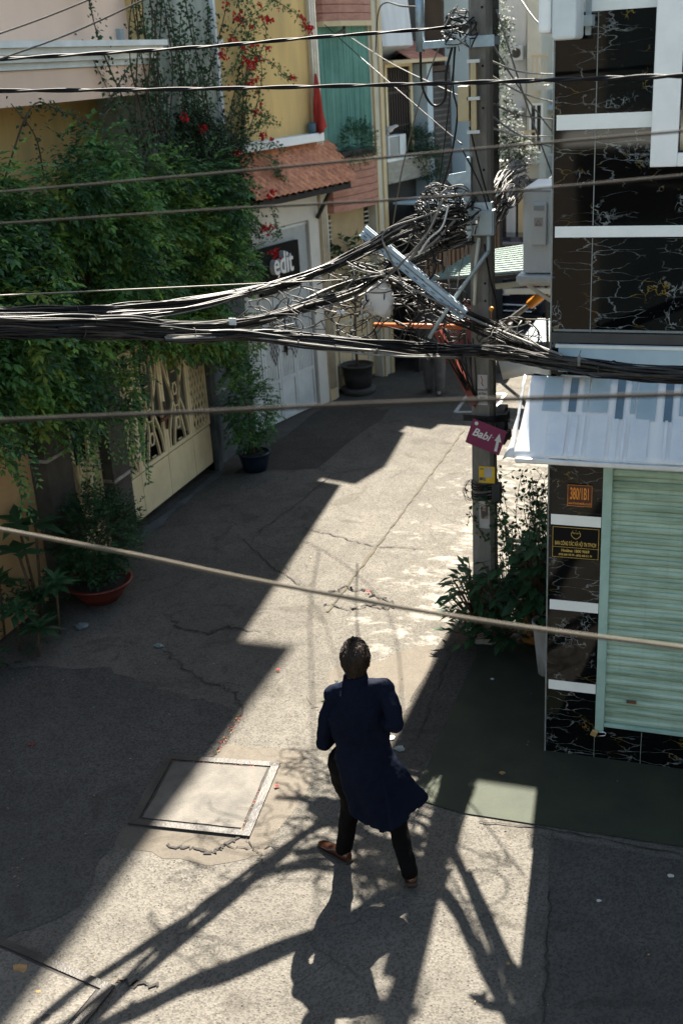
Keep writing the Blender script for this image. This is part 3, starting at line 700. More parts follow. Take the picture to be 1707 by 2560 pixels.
# canopy: timber frame and real rows of tiles
g = MB(); g.T = FB
cz = lambda w: 3.97-1.25*w
tw = .13
for r_ in range(9):
    w0 = .05*r_; w1 = w0+.062
    u = -.45-(.0 if r_ % 2 else tw/2)
    while u < 1.93:
        vs = []
        for j in range(7):
            a = j/6; uu = u+tw*a; bump = .018*sin(a*pi)
            vs += [(w0, uu, cz(w0)+bump+.012), (w1+.004, uu, cz(w1)+bump+.026), (w1+.004, uu, cz(w1)+bump+.008)]
        g.add(vs, [(3*j, 3*j+3, 3*j+4, 3*j+1) for j in range(6)]+[(3*j+1, 3*j+4, 3*j+5, 3*j+2) for j in range(6)], 0, False)
        u += tw
c_ = g.build('tile_canopy', M['rooftile'], h)
g = MB(); g.T = FB; g.box(.0, .43, -.4, 1.85, 3.30, 3.38)
for i in range(12): g.box(.0, .46, -.35+i*.19, -.30+i*.19, 3.375, 3.415)
g.prism([(0, -.42, 3.38), (0, -.42, 3.93), (.45, -.42, 3.40)], (0, .03, 0)); g.prism([(0, 1.85, 3.38), (0, 1.85, 3.93), (.45, 1.85, 3.40)], (0, .03, 0))
g.build('rafters', M['dark'], c_)
g = MB(); g.T = FB; g.beam((.02, 1.5, 2.9), (.3, 1.5, 3.32), .04, .05); g.build('brace', M['darkwood'], c_)
g = MB(); g.T = FB; g.box(.02, .05, -.75, -.35, 3.2, 3.5); g.build('yellow_panel', M['yellowlabel'], h)
# white gate
gt = thing('white_metal_gate', 'white metal gate with vertical ribs and two perforated medallions', 'gate', FB @ Vector((0, .65, 0)))
g = MB(); g.T = FB
for (a, b_, z0, z1) in ((-.55, .02, .02, 2.1), (.03, .40, .02, 2.12), (.41, .80, .02, 2.12), (.81, 1.28, .02, 2.12)):
    x1 = -.07
    g.box(x1-.02, x1, a, b_, z0, z1)
    for u in (a, b_-.045): g.box(x1, x1+.016, u, u+.045, z0, z1)
    for zz in (z0, .62, z1-.06): g.box(x1, x1+.014, a+.045, b_-.045, zz, zz+.055)
    n = int((b_-a-.1)/.04)
    for i in range(n):
        uu = a+.065+i*.04; g.box(x1, x1+.008, uu, uu+.016, .68, z1-.07)
g.build('gate_leaf', M['gatewhite'], gt)
g = MB(); g.T = FB
for uc in (.30, .80):
    for i in range(-3, 4):
        for j in range(-6, 7):
            if (i/3.4)**2+(j/6.5)**2 > 1 or (i+j) % 2: continue
            u = uc+i*.034; zz = 1.30+j*.062
            g.add([(-.052, u-.019, zz), (-.052, u, zz-.045), (-.052, u+.019, zz), (-.052, u, zz+.045)], [(0, 1, 2, 3)])
g.build('medallion', M['ink'], gt)
g = MB(); g.T = FB; g.tube([(-.03, .56, 1.0), (-.03, .56, 1.6)], .014, 8); g.box(-.06, -.035, .53, .60, 1.05, 1.15)
for zz in (1.08, 1.52): g.tube([(-.035, .46, zz), (-.035, .66, zz)], .008, 6)
g.build('latch', M['wornsteel'], gt)
sc_ = thing('slatted_transom', 'white slatted screen above the white gate', 'screen', FB @ Vector((0, .65, 2.1)))
g = MB(); g.T = FB
g.box(-.09, -.05, -.55, 1.3, 2.13, 2.17); g.box(-.09, -.05, -.55, 1.3, 2.84, 2.88)
u = -.54
while u < 1.28: g.box(-.085, -.055, u, u+.018, 2.171, 2.839); u += .034
g.build('slats', M['gatewhite'], sc_)
# sign with raised letters
t = thing('letter_sign', 'black square sign with thick white raised letters above the white gate', 'sign', FB @ Vector((.05, .48, 2.3)))
g = MB(); g.T = FB; g.box(-.04, .02, .02, .97, 1.98, 2.66); g.build('board', M['signblack'], t)
Nn = FB.to_3x3() @ Vector((1, 0, 0))
MX = facing(onB(646, 604, .062), Nn)
txt('edit', .44, M['letterwhite'], MX, t, 'raised_lettering', ext=.042, xs=.70, bold=.006)
# ---- pink tower house with the green curtain
h = thing('pink_clad_house', 'narrow house clad in pink stone with a tall green curtain on its balcony', 'building', FB @ Vector((-2, 2.6, 0)))
g = MB(); g.T = FB
g.box(-4, -.3, 1.76, 3.5, 0, 11.6); g.box(-.3, .02, 3.16, 3.5, 0, 6.4); g.box(-.3, .0, 1.76, 1.82, 0, 6.4)
g.box(-.31, .40, 1.76, 3.5, 6.41, 11.55); g.build('wall', M['farcream'], h)  # unseen upper storeys, height and overhang shaped to shade the lane
g = MB(); g.box(-9, -4.80, 14.4, 20.2, 13.9, 14.05)  # unseen slab and posts added high up to shade the lane
for x, y in ((-6.3, 17.6), (-8, 18.2), (-5.9, 18)): g.box(x-.06, x+.06, y-.06, y+.06, 11.4, 13.9)
g.build('high_shade_slab', M['cornice'], h)
g = MB(); g.T = FB
def bay(z0, z1):
    prof = [(0, 1.80), (.10, 1.84), (.17, 2.15), (.17, 2.85), (.09, 3.14), (0, 3.17)]
    g.add([(w, u, z0) for w, u in prof]+[(w, u, z1) for w, u in prof], [(i, i+1, i+7, i+6) for i in range(5)]+[(0, 6, 7, 8, 9, 10, 11, 5, 4, 3, 2, 1)[:0] or (5, 4, 3, 2, 1, 0), (6, 7, 8, 9, 10, 11)])
z = 2.92
while z < 3.6: bay(z, z+.105); z += .113
g.build('stone_cladding', M['pinktile'], h); g = MB(); g.T = FB
z = 5.62
while z < 6.5: bay(z, z+.105); z += .113
g.build('stone_cladding', M['pinktile'], h)
g = MB(); g.T = FB
for z0, z1 in ((3.60, 3.66), (5.55, 5.62)):
    prof = [(-.1, 1.80), (.12, 1.82), (.20, 2.15), (.20, 2.85), (.12, 3.16), (-.1, 3.18)]
    g.add([(w, u, z0) for w, u in prof]+[(w, u, z1) for w, u in prof], [(i, i+1, i+7, i+6) for i in range(5)]+[(5, 4, 3, 2, 1, 0), (6, 7, 8, 9, 10, 11)])
g.box(-.02, .06, 3.2, 3.24, 0, 6.4); g.box(-.02, .05, 3.40, 3.5, 0, 6.4)
g.build('ledge', M['beige'], h)
# green curtain with folds
g = MB(); g.T = FB; vs = []; n = 120
for i in range(n+1):
    u = 1.83+i/n*1.32; w_ = .02*sin(i*.9)+.012*sin(i*.37+1)+.008*sin(i*2.1)
    for zz, kk in ((3.67, 1.15), (4.3, 1.), (5.0, .9), (5.55, .5)): vs.append((-.02+w_*kk+.01*sin(zz*2+i*.1), u, zz))
g.add(vs, [(4*i+j, 4*i+j+1, 4*i+j+5, 4*i+j+4) for i in range(n) for j in range(3)], 0, True)
cu_ = g.build('curtain', M['curtain'], h); cu_['label'] = 'tall translucent green curtain'
# ground floor: ribbed beige door and louvres
g = MB(); g.T = FB; u = 2.08
g.box(-.16, -.14, 1.8, 3.16, .05, 2.9)
while u < 3.0: g.box(-.14, -.125, u, u+.018, 1.35, 2.88); u += .036
g.build('ribbed_door', M['beige'], h)
g = MB(); g.T = FB
for i in range(8):
    for a, b_ in ((1.83, 2.06), (3.02, 3.15)): g.box(-.138, -.11, a, b_, 2.28+i*.07, 2.30+i*.07)
for a, b_ in ((2.1, 2.52), (2.58, 3.0)):
    for q in ((a, b_, .3, .34), (a, b_, 1.1, 1.14), (a, a+.04, .34, 1.1), (b_-.04, b_, .34, 1.1)): g.box(-.139, -.12, *q)
g.build('louvre', M['farcream'], h)
g = MB(); g.T = FB; g.box(-.137, -.13, 1.83, 2.05, 2.26, 2.86); g.box(-.137, -.13, 3.03, 3.15, 2.26, 2.86); g.build('vent_gap', M['dark'], h)
g = MB(); g.T = FB; g.beam((.12, 2.35, 5.5), (.12, 2.05, 5.42), .035, .035); g.beam((.12, 2.35, 5.55), (.12, 2.35, 5.4), .03, .03); g.build('cable_bracket', M['darkwood'], h)
# flag
t = thing('furled_flag', 'furled red flag leaning on the yellow house corner', 'flag', FB @ Vector((.2, 1.55, 4.12)))
g = MB(); g.T = FB; g.tube([(.12, 1.58, 4.1), (.12, 1.50, 5.0)], .008, 6); g.build('staff', M['gatecream'], t)
g = MB(); g.T = FB; rings = []
for i in range(14):
    a = i/13; zz = 4.93-a*.78; rad = .012+.085*a**.8
    rings.append([(.13+rad*.8*cos(q)*(1+.35*sin(3*q+i*.3)), 1.52+.06*a+rad*sin(q)*(1+.35*sin(3*q+i*.3)), zz+(.05*sin(q) if i == 13 else 0)) for q in [2*pi*k/16 for k in range(16)]])
g.loft(rings); g.build('cloth', M['redflag'], t)
t = thing('blue_jar', 'small blue glazed jar on the white sill beside the flag', 'jar', FB @ Vector((.08, 1.45, 4.12)))
g = MB(); g.lathe(FB @ Vector((.07, 1.44, 4.121)), [(0, 0), (.055, 0), (.065, .05), (.065, .13), (.05, .15), (.045, .145), (.04, .1), (0, .1)], 16); g.build('jar_body', mat('blue_grey_glaze', (.08, .14, .18), (.05, .1, .13), 5, .3), t)

# ---- near gate, pillars, walls along A
def tagb(g, name, material, label, cat, group=None, bevel=0):
    return tag(g.build(name, material, bevel=bevel), label, cat, group)
g = MB(); g.T = FA; g.box(-.35, -.08, 5.0, 9.0, 0, 2.1); tagb(g, 'apricot_boundary_wall', M['orange'], 'apricot painted boundary wall left of the old concrete pillars', 'wall')
for lab, y0, y1, zt, tz in (('old grey concrete gate pillar beside the apricot wall', 9.0, 9.45, 2.5, 1.52), ('old concrete gate pillar between the two cream gates', 10.2, 10.58, 2.4, .86)):
    t = thing('gate_pillar', lab, 'pillar', (-6.5, (y0+y1)/2, 0), 'concrete gate pillars')
    g = MB(); g.T = FA; g.box(-.30, .12, y0, y1, 0, zt); g.build('shaft', M['pillar'], t, bevel=.012)
    g = MB(); g.T = FA; g.box(-.31, .135, y0-.012, y1+.012, tz, tz+.035); g.build('band', M['trim'], t)
def ornate_leaf(g, u0, u1, zb, zt, w, solid=True, lat=True):
    "wrought panel: frame, curved ribs, lattice"
    if solid: g.box(w-.02, w, u0, u1, zb, .66)
    f0 = .68 if solid else zb
    for b_ in ((u0, u0+.05, f0, zt), (u1-.05, u1, f0, zt), (u0+.05, u1-.05, f0, f0+.05), (u0+.05, u1-.05, zt-.05, zt)): g.box(w-.02, w+.01, *b_)
    uc = (u0+u1)/2; hw = (u1-u0)/2-.05
    for s_ in (-1, 1):
        for ph, am in ((0, .9), (.5, .55)):
            pts = [(w, uc+s_*hw*am*(.25+.75*abs(cos(pi*k/12*1.15+ph))), f0+.05+(zt-f0-.1)*k/12) for k in range(13)]
            for a, b_ in zip(pts[:-1], pts[1:]): g.beam(a, b_, .022, .030, up=Vector((1, 0, 0)))
    for i in range(3):
        cy = uc; cz_ = f0+(zt-f0)*(.2+.3*i)
        g.tube([(w, cy+.05*cos(a), cz_+.07*sin(a)) for a in [2*pi*k/12 for k in range(13)]], .011, 5)
    for k in range(10):
        zz = f0+.08+k*(zt-f0-.16)/9; g.beam((w, uc-.045, zz), (w, uc+.045, zz), .012, .012)
def lattice(g, u0, u1, z0, z1, w):
    for b_ in ((u0, u0+.04, z0, z1), (u1-.04, u1, z0, z1), (u0+.04, u1-.04, z0, z0+.04), (u0+.04, u1-.04, z1-.04, z1)): g.box(w-.02, w+.012, *b_)
    st = .13; wd = u1-u0; k = -30
    while k < 40:
        for sg in (-1, 1):
            # lines u = ua + sg*(z-z0)*.45
            zz0 = z0+k*st*1.6
            pts = []
            for uu in (u0+.02, u1-.02):
                zc = zz0+sg*(uu-u0)/.42; pts.append((uu, zc))
            (ua, za), (ub, zb_) = pts
            if za > zb_: (ua, za), (ub, zb_) = (ub, zb_), (ua, za)
            if zb_ <= z0 or za >= z1: continue
            if za < z0: t_ = (z0-za)/(zb_-za); ua += (ub-ua)*t_; za = z0
            if zb_ > z1: t_ = (z1-za)/(zb_-za); ub = ua+(ub-ua)*t_; zb_ = z1
            if zb_-za > .02: g.beam((w-.004*sg, ua, za), (w-.004*sg, ub, zb_), .014, .016, up=Vector((1, 0, 0)))
        k += 1
t = thing('cream_metal_gate', 'wide cream metal gate with lattice and curved ribs over solid lower panels', 'gate', (-6.5, 11.8, 0), 'cream gates')
segs = [(10.62, 11.02, 1), (11.03, 11.72, 0), (11.73, 12.42, 0), (12.43, 12.94, 1)]
for a, b_, lt in segs:
    g = MB(); g.T = FA
    if lt:
        g.box(-.03, -.01, a, b_, .13, .66); lattice(g, a, b_, .68, 2.15, -.01)
    else: ornate_leaf(g, a, b_, .13, 2.15, -.01)
    g.build('gate_leaf', M['gatecream'], t)
g = MB(); g.T = FA; g.tube([(.02, 11.72, 1.0), (.02, 11.72, 1.35)], .012, 8); g.box(-.0, .03, 11.60, 11.84, 1.12, 1.16); g.build('bolt', M['rust'], t)
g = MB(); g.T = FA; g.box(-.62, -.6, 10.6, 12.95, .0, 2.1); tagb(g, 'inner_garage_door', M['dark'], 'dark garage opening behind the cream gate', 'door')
t = thing('cream_side_gate', 'narrow cream gate with curved ribs between the two old pillars', 'gate', (-6.5, 9.85, 0), 'cream gates')
g = MB(); g.T = FA; ornate_leaf(g, 9.47, 10.18, .12, 2.2, -.02, solid=False); g.build('gate_leaf', M['gatecream'], t)
g = MB(); g.T = FA; g.box(-.06, -.045, 9.47, 10.18, .12, 1.2); g.build('backing_sheet', M['gatecream'], t)
g = MB(); g.T = FA
g.box(-.35, -.02, 12.98, 14.45, 0, 2.6); g.box(-.35, .05, 12.98, 13.12, 0, 2.62)
tagb(g, 'grey_boundary_wall', M['bluegrey'], 'stained grey boundary wall between cream gate and white gate', 'wall')
g = MB(); g.T = FA; g.box(-.02, .012, 13.13, 14.45, 1.0, 1.03); tagb(g, 'wall_moulding', M['trim'], 'thin pale moulding line along the stained grey wall', 'moulding')

# ================================================================== FURTHER HOUSES up the lane
h = thing('charcoal_house', 'charcoal house with dark barred doors and a stone balcony behind the green curtain', 'building', FB @ Vector((-2, 4.2, 0)))
g = MB(); g.T = FB; g.box(-4, -.25, 3.51, 4.93, 0, 5.05); g.box(-4, -.45, 3.51, 5.7, 5.05, 7); g.build('wall', M['charcoal'], h)
g = MB(); g.T = FB; g.box(-.249, -.21, 3.98, 4.04, 3.3, 5.0); g.box(-.249, -.21, 4.78, 4.86, 3.3, 5.0); g.box(-.249, -.21, 4.04, 4.78, 4.93, 5.0); f = g.build('door_frame', M['gatecream'], h)
g = MB(); g.T = FB; g.box(-.248, -.24, 4.04, 4.78, 3.3, 4.93); d_ = g.build('dark_door', M['dark'], f)
g = MB(); g.T = FB
for i in range(9): g.box(-.235, -.215, 4.08+i*.078, 4.11+i*.078, 3.3, 4.9)
g.box(-.24, -.22, 4.04, 4.78, 4.52, 4.56); g.box(-.24, -.22, 4.04, 4.78, 4.0, 4.03); g.build('door_bars', M['darkwood'], f)
g = MB(); g.T = FB; g.box(-.34, .02, 4.94, 5.13, 0, 4.95); g.build('blue_grey_pier', M['bluewhite'], h)
g = MB(); g.T = FB; g.box(-.25, .06, 3.52, 4.93, 3.16, 3.50); g.build('balcony', mat('balcony_stone', (.34, .32, .26), (.22, .21, .17), 6, .8, .2, 40, stretch=(1, 1, 4)), h)
g = MB(); g.T = FB; g.box(-.05, .055, 3.52, 4.9, 3.50, 3.56); g.build('balcony_coping', M['cornice'], h)
g = MB(); g.T = FB; g.prism([(-.45, 3.6, 5.05), (-.45, 3.6, 7), (-.2, 3.6, 7), (.0, 3.6, 5.25)], (0, .95, 0)); g.build('white_parapet', M['farwhite'], h)
g = MB(); g.T = FB
for i in range(7): g.prism([(-.40+i*.075, 4.25, 5.32-i*.04), (-.30+i*.075, 4.25, 5.28-i*.04), (-.30+i*.075, 4.25, 5.25-i*.04)], (0, 1.1, 0))
g.build('small_tile_roof', M['pinktile'], h)
g = MB(); g.T = FB; g.box(-.25, .18, 3.6, 5.4, 4.98, 5.035); g.build('roof_fascia', M['beige'], h)
t = thing('air_conditioner', 'grey air conditioner on the stone balcony with a white dove on top', 'air conditioner', FB @ Vector((-.05, 3.85, 3.56)), 'outdoor air conditioner units')
g = MB(); g.T = FB; g.box(-.16, .05, 3.58, 4.14, 3.565, 3.90); g.build('casing', M['acwhite'], t, bevel=.01)
g = MB(); g.T = FB
for i in range(11): g.box(.052, .058, 3.62, 3.88, 3.59+i*.027, 3.60+i*.027)
g.box(.052, .056, 3.90, 3.92, 3.58, 3.89)
g.build('grille', M['charcoal'], t)
t = thing('dove', 'white dove perched on the far grey air conditioner', 'bird', FB @ Vector((-.04, 3.76, 3.90)))
DT = Matrix.Translation(FB @ Vector((-.02, 3.78, 3.99))) @ Matrix.Rotation(radians(-10), 4, 'Z')
g = MB(); g.T = DT; rings = []
for i in range(11):
    a = i/10; x = -.16+.30*a; rz = [.006, .014, .024, .042, .052, .052, .045, .032, .027, .022, .006][i]; zc = [-.02, -.018, -.012, 0, .0, .004, .015, .035, .05, .055, .052][i]
    rings.append([(x, rz*.8*cos(q), zc+rz*sin(q)) for q in [2*pi*k/10 for k in range(10)]])
g.loft(rings); bd = g.build('body', M['feather'], t)
g = MB(); g.T = DT; g.tube([(.135, 0, .052), (.162, 0, .044)], [.006, .001], 6); g.build('beak', M['redpaint'], t)
for s_ in (-.015, .015): g = MB(); g.T = DT; g.tube([(.0, s_, -.04), (.005, s_, -.085)], .004, 5); g.build('leg', M['redpaint'], t)
h = thing('grey_brick_house', 'grey house with pale horizontal courses seen left of the pole', 'building', FB @ Vector((-2, 5.6, 0)))
g = MB(); g.T = FB; g.box(-4, .0, 5.14, 6.0, 0, 4.8); g.build('wall', M['brick'], h)
g = MB(); g.T = FB
for i in range(30): g.box(.001, .008, 5.16+(i % 2)*.05, 5.95-(i % 3)*.06, 1.9+i*.095, 1.925+i*.095)
g.build('courses', M['brickline'], h)
g = MB(); g.T = FB; g.box(-4, -.1, 5.72, 6.0, 4.85, 6.6); g.box(-4, -.02, 5.14, 5.9, 6.65, 8.4); g.box(-.3, .0, 5.14, 6.0, 4.82, 4.9); g.build('brown_wall_and_shade_block', M['darkbrown'], h)  # highest box is an unseen block added to shade the lane
h = thing('pale_blue_house', 'pale blue narrow house just left of the pole', 'building', FB @ Vector((-1.5, 6.2, 0)))
g = MB(); g.T = FB; g.box(-.6, .4, 5.80, 6.02, 2.9, 6.2); g.build('wall', M['bluewhite'], h)
for q in ((5.84, 5.98, 3.3, 4.3), (5.84, 5.98, 4.9, 5.7)): g = MB(); g.T = FB; g.box(.401, .41, *q); g.build('window', M['glass'], h)
# street level behind the tangle
h = thing('dark_shop_front', 'dark shop front with brown slatted doors behind the cable tangle', 'shop front', FB @ Vector((.5, 5.2, 0)))
g = MB(); g.T = FB; g.box(.36, .45, 3.65, 6.9, 0, 2.7); g.build('wall', M['dark'], h)
g = MB(); g.T = FB
for i in range(18): g.box(.451, .48, 3.9+i*.16, 4.0+i*.16, 1.3, 2.5)
g.build('slatted_doors', mat('brown_slats', (.16, .09, .05), (.08, .045, .025), 6, .7, stretch=(1, 1, .2)), h)
g = MB(); g.T = FB; g.box(.45, .62, 4.2, 5.6, .0, .9); g.build('counter', M['redpaint'], h)
g = MB(); g.T = FB
g.box(.08, 1.0, 3.6, 5.6, 2.83, 2.86); g.box(.95, 1.0, 3.6, 5.6, 2.74, 2.83)
tagb(g, 'sheet_canopy', M['boardblue'], 'bluish sheet canopy under the stone balcony of the charcoal house', 'canopy')
for k_ in range(2):
    pass
# corrugated green awning further up
t = thing('corrugated_awning', 'pale green corrugated metal awning behind the pole', 'awning', (-4.6, 20.5, 2.4))
p0, p1, p2, p3 = at(985, 645, 19.5), at(1215, 628, 19.5), at(1215, 556, 20.8), at(1105, 570, 20.8)
p0 = at(985, 642, 17.0); p1 = at(1285, 616, 17.0); p2 = at(1285, 552, 18.2); p3 = at(1082, 583, 18.2)
g = MB(); vs = []; n = 46
nr = (p1-p0).cross(p3-p0).normalized()
if nr.z < 0: nr = -nr
for i in range(n+1):
    a = i/n; l_ = p0.lerp(p3, a); r_ = p1.lerp(p2, a); o_ = nr*(.025 if i % 4 in (1, 2) else -.005); vs += [l_+o_, r_+o_]
g.add(vs, [(2*i, 2*i+1, 2*i+3, 2*i+2) for i in range(n)]); o = g.build('sheet', M['greensheet'], t); o.modifiers.new('t', 'SOLIDIFY').thickness = .01
g = MB(); g.beam(p0+Vector((0, 0, -.05)), p1+Vector((0, 0, -.05)), .05, .06)
for a in (.25, .9): q = p0.lerp(p1, a); g.beam(q+Vector((0, 0, -.08)), Vector((q.x, q.y+.4, 0)), .04, .04)
g.build('frame', M['darksteel'], t)
# lean concrete beams + barrier pole
t = thing('concrete_beam', 'weathered horizontal beam under the far air conditioner, right of the number plate', 'beam', at(1200, 660, 17)); g = MB(); g.beam(at(1160, 668, 17.), at(1290, 667, 17.), .09, .08); g.build('beam', M['farcream'], t)
g = MB(); g.beam(at(1140, 657, 17.6), at(1290, 640, 17.2), .09, .08); g.build('upper_beam', M['farcream'], t)
t = thing('barrier_pole', 'slanting barrier pole with an amber upper half beside the parked car', 'barrier', gnd(1140, 800))
a_ = at(1158, 742, 18.5); b_ = at(1218, 698, 17.8); c_ = at(1272, 655, 17.1)
g = MB(); g.tube([a_, b_], .04, 10); g.build('grey_half', M['cablepale'], t); g = MB(); g.tube([b_, c_], .075, 10); g.build('amber_half', M['strip_amber'], t)
g = MB(); g.box(a_.x-.12, a_.x+.12, a_.y-.1, a_.y+.1, 0, a_.z); g.build('base', M['charcoal'], t)
t = thing('water_tank_sheet', 'blue grey sheet stack lying beside the lane past the marble building', 'sheeting', (-2.9, 19.5, 0))
g = MB()
for i in range(5): g.box(-3.6+.05*i, -2.2, 18.6+.06*i, 20.6, .02+i*.085, .10+i*.085)
g.build('sheets', mat('dusty_blue_sheet', (.06, .10, .12), (.03, .045, .055), 4, .6), t)
# car
def car(loc, rot):
    t = thing('parked_car', 'black parked car seen from behind past the pole, with a white number plate', 'car', loc)
    T = Matrix.Translation(loc) @ Matrix.Rotation(rot, 4, 'Z')
    prof = [(0, .32), (-.05, .55), (0, .95), (.10, 1.05), (.35, 1.62), (.6, 1.70), (2.3, 1.68), (3.1, 1.10), (4.1, .98), (4.4, .75), (4.42, .35)]
    g = MB(); g.T = T; rings = []
    for y, z in prof: rings.append((y, z))
    hw = .88
    def sect(x, ins):
        return [(x, y+ (.02 if z > 1.1 else 0), z) for y, z in rings]
    L = []
    for x, ky in ((-hw, 0), (-hw+.10, 1), (hw-.10, 1), (hw, 0)):
        L.append([(x*(.86 if z > 1.15 else 1), (y if ky else y*.985+.03), (z if ky else .32+(z-.32)*.97)) for y, z in rings])
    n = len(rings); vs = [p for r_ in L for p in r_]
    fs = [(i*n+k, i*n+k+1, (i+1)*n+k+1, (i+1)*n+k) for i in range(3) for k in range(n-1)]+[tuple(range(n)), tuple(3*n+k for k in range(n-1, -1, -1)), (0, n, 2*n, 3*n, 4*n-1, 3*n-1, 2*n-1, n-1)]
    g.add(vs, fs, 0, False); g.build('body', M['carpaint'], t, bevel=.05, fixn=True)
    g = MB(); g.T = T; g.add([(-.68, .085, 1.10), (.68, .085, 1.10), (.60, .30, 1.54), (-.60, .30, 1.54)], [(0, 1, 2, 3)]); g.build('rear_window', M['glass'], t)
    g = MB(); g.T = T; g.box(-.26, .26, -.075, -.06, .70, .92); pl = g.build('number_plate', M['letterwhite'], t)
    for s_, zz in (('51K', .86), ('092.03', .76)): txt(s_, .10, M['ink'], T @ facing((0, -.078, zz), (0, -1, 0)), pl, xs=1.1, bold=.002)
    for sx in (-1, 1):
        g = MB(); g.T = T; g.box(sx*.62-.16, sx*.62+.16, -.04, .03, .86, 1.0); g.build('tail_lamp', M['redlamp'], t, bevel=.02)
        for yy in (.85, 3.5):
            g = MB(); g.T = T @ Matrix.Translation((sx*.80, yy, .33)) @ Matrix.Rotation(pi/2, 4, 'Y'); g.lathe((0, 0, -.11), [(0, 0), (.2, 0), (.33, .03), (.33, .19), (.2, .22), (0, .22)], 20); wh = g.build('tyre', M['tyre'], t)
            g = MB(); g.T = T @ Matrix.Translation((sx*.80, yy, .33)) @ Matrix.Rotation(pi/2, 4, 'Y'); g.lathe((0, 0, -.118), [(0, 0), (.19, .005), (.19, .23), (0, .236)], 12); g.build('rim', M['alu'], wh)
    g = MB(); g.T = T
    for zz in (.40, .52): g.tube([(-.7, -.07, zz), (.7, -.07, zz)], .014, 6)
    g.tube([(-.7, -.07, .40), (-.78, -.05, .46), (-.7, -.07, .52)], .012, 6); g.tube([(.7, -.07, .40), (.78, -.05, .46), (.7, -.07, .52)], .012, 6)
    g.build('chrome_bumper_trim', M['chrome'], t)
pc = at(1137, 655, 21.5)
car(Vector((pc.x+.05, 21.5, 0)), radians(-8))

# ---- far houses right of the pole
def far_house(name, label, x0, x1, y0, dpt, zt, wallm, bal=(), win=(), rail=None):
    h = thing(name, label, 'building', ((x0+x1)/2, y0, 0)); g = MB(); g.box(x0, x1, y0, y0+dpt, 0, zt); g.build('wall', wallm, h)
    for a, b_, z0, z1 in win:
        g = MB(); g.box(a, b_, y0-.03, y0-.002, z0, z1); f = g.build('window', M['glass'], h)
        g = MB()
        for q in ((a-.04, a, z0-.04, z1+.04), (b_, b_+.04, z0-.04, z1+.04), (a, b_, z0-.04, z0), (a, b_, z1, z1+.04), ((a+b_)/2-.015, (a+b_)/2+.015, z0, z1)): g.box(q[0], q[1], y0-.06, y0-.03, q[2], q[3])
        g.build('frame', M['white'], f)
    for a, b_, z in bal:
        g = MB(); g.box(a, b_, y0-.7, y0-.003, z, z+.1); f = g.build('balcony_slab', wallm, h)
        g = MB(); x = a+.02
        while x < b_: g.box(x, x+.02, y0-.69, y0-.67, z+.1, z+.62); x += .09
        g.box(a, b_, y0-.70, y0-.66, z+.62, z+.66); g.build('railing', rail or M['beige'], f)
    return h
P_ = lambda x, y, Y: at(x, y, Y)
xa = P_(1165, 100, 25).x; xb = P_(1208, 100, 25).x
far_house('white_tower_house', 'tall plain white house wall right of the pole', xa, xb, 25, 6, 6.7, M['farwhite'], win=[(xa+.25, xa+.4, 2.7, 3.4)])
xc = P_(1206, 100, 24.2).x; xd = P_(1232, 100, 24.2).x
h = far_house('cream_balcony_house', 'cream house with small railed balconies between pole and marble building', xc, xd+.05, 24.4, 6, 6.6, M['farcream'], bal=[(xc+.2, xd+.3, 4.3), (xc, xd+.1, 2.9)], win=[(xc+.1, xc+.3, 3.1, 4.0)])
xe = P_(1232, 100, 26).x
h = far_house('pale_grey_house', 'pale grey house with tall windows at the far end of the lane', xe-.1, xe+5, 26, 6, 6.8, M['bluewhite'], win=[(xe+.05, xe+.35, 4.2, 5.2), (xe+.5, xe+.8, 4.0, 5.1), (xe+.05, xe+.4, 2.6, 3.7), (xe+.55, xe+.85, 2.5, 3.6)], bal=[(xe-.1, xe+1.4, 3.85), (xe-.1, xe+1.4, 2.3)], rail=M['farwhite'])
for lab, x, y, Y in (('small air conditioner high on the white tower wall', 1192, 120, 24.95), ('small air conditioner lower on the white tower wall', 1190, 262, 24.95)):
    q = at(x, y, Y); t = thing('air_conditioner', lab, 'air conditioner', q, 'outdoor air conditioner units'); g = MB(); g.box(q.x-.12, q.x+.12, Y-.25, Y-.0, q.z-.14, q.z+.14); g.build('casing', M['acwhite'], t, bevel=.015)
    g = MB(); g.lathe((0, 0, 0), [(0, .002), (.09, 0)], 14); g = MB(); g.T = Matrix.Translation((q.x-.02, Y-.252, q.z)) @ Matrix.Rotation(pi/2, 4, 'X'); g.lathe((0, 0, 0), [(0, .003), (.09, .002), (.1, 0)], 14); g.build('fan', M['charcoal'], t)
t = thing('hanging_blanket', 'magenta blanket hung on a far balcony right of the pole', 'blanket', at(1222, 240, 25.2))
g = MB(); q0 = at(1214, 222, 25.2); q1 = at(1232, 282, 25.2)
vs = []
for i in range(9):
    x = q0.x+(q1.x-q0.x)*i/8
    for zz in (q0.z, (q0.z+q1.z)/2, q1.z): vs.append((x, 25.2+.03*sin(i*1.9), zz))
g.add(vs, [(3*i+j, 3*i+j+1, 3*i+j+4, 3*i+j+3) for i in range(8) for j in range(2)], 0, True); g.build('cloth', M['bedding'], t).modifiers.new('t', 'SOLIDIFY').thickness = .02
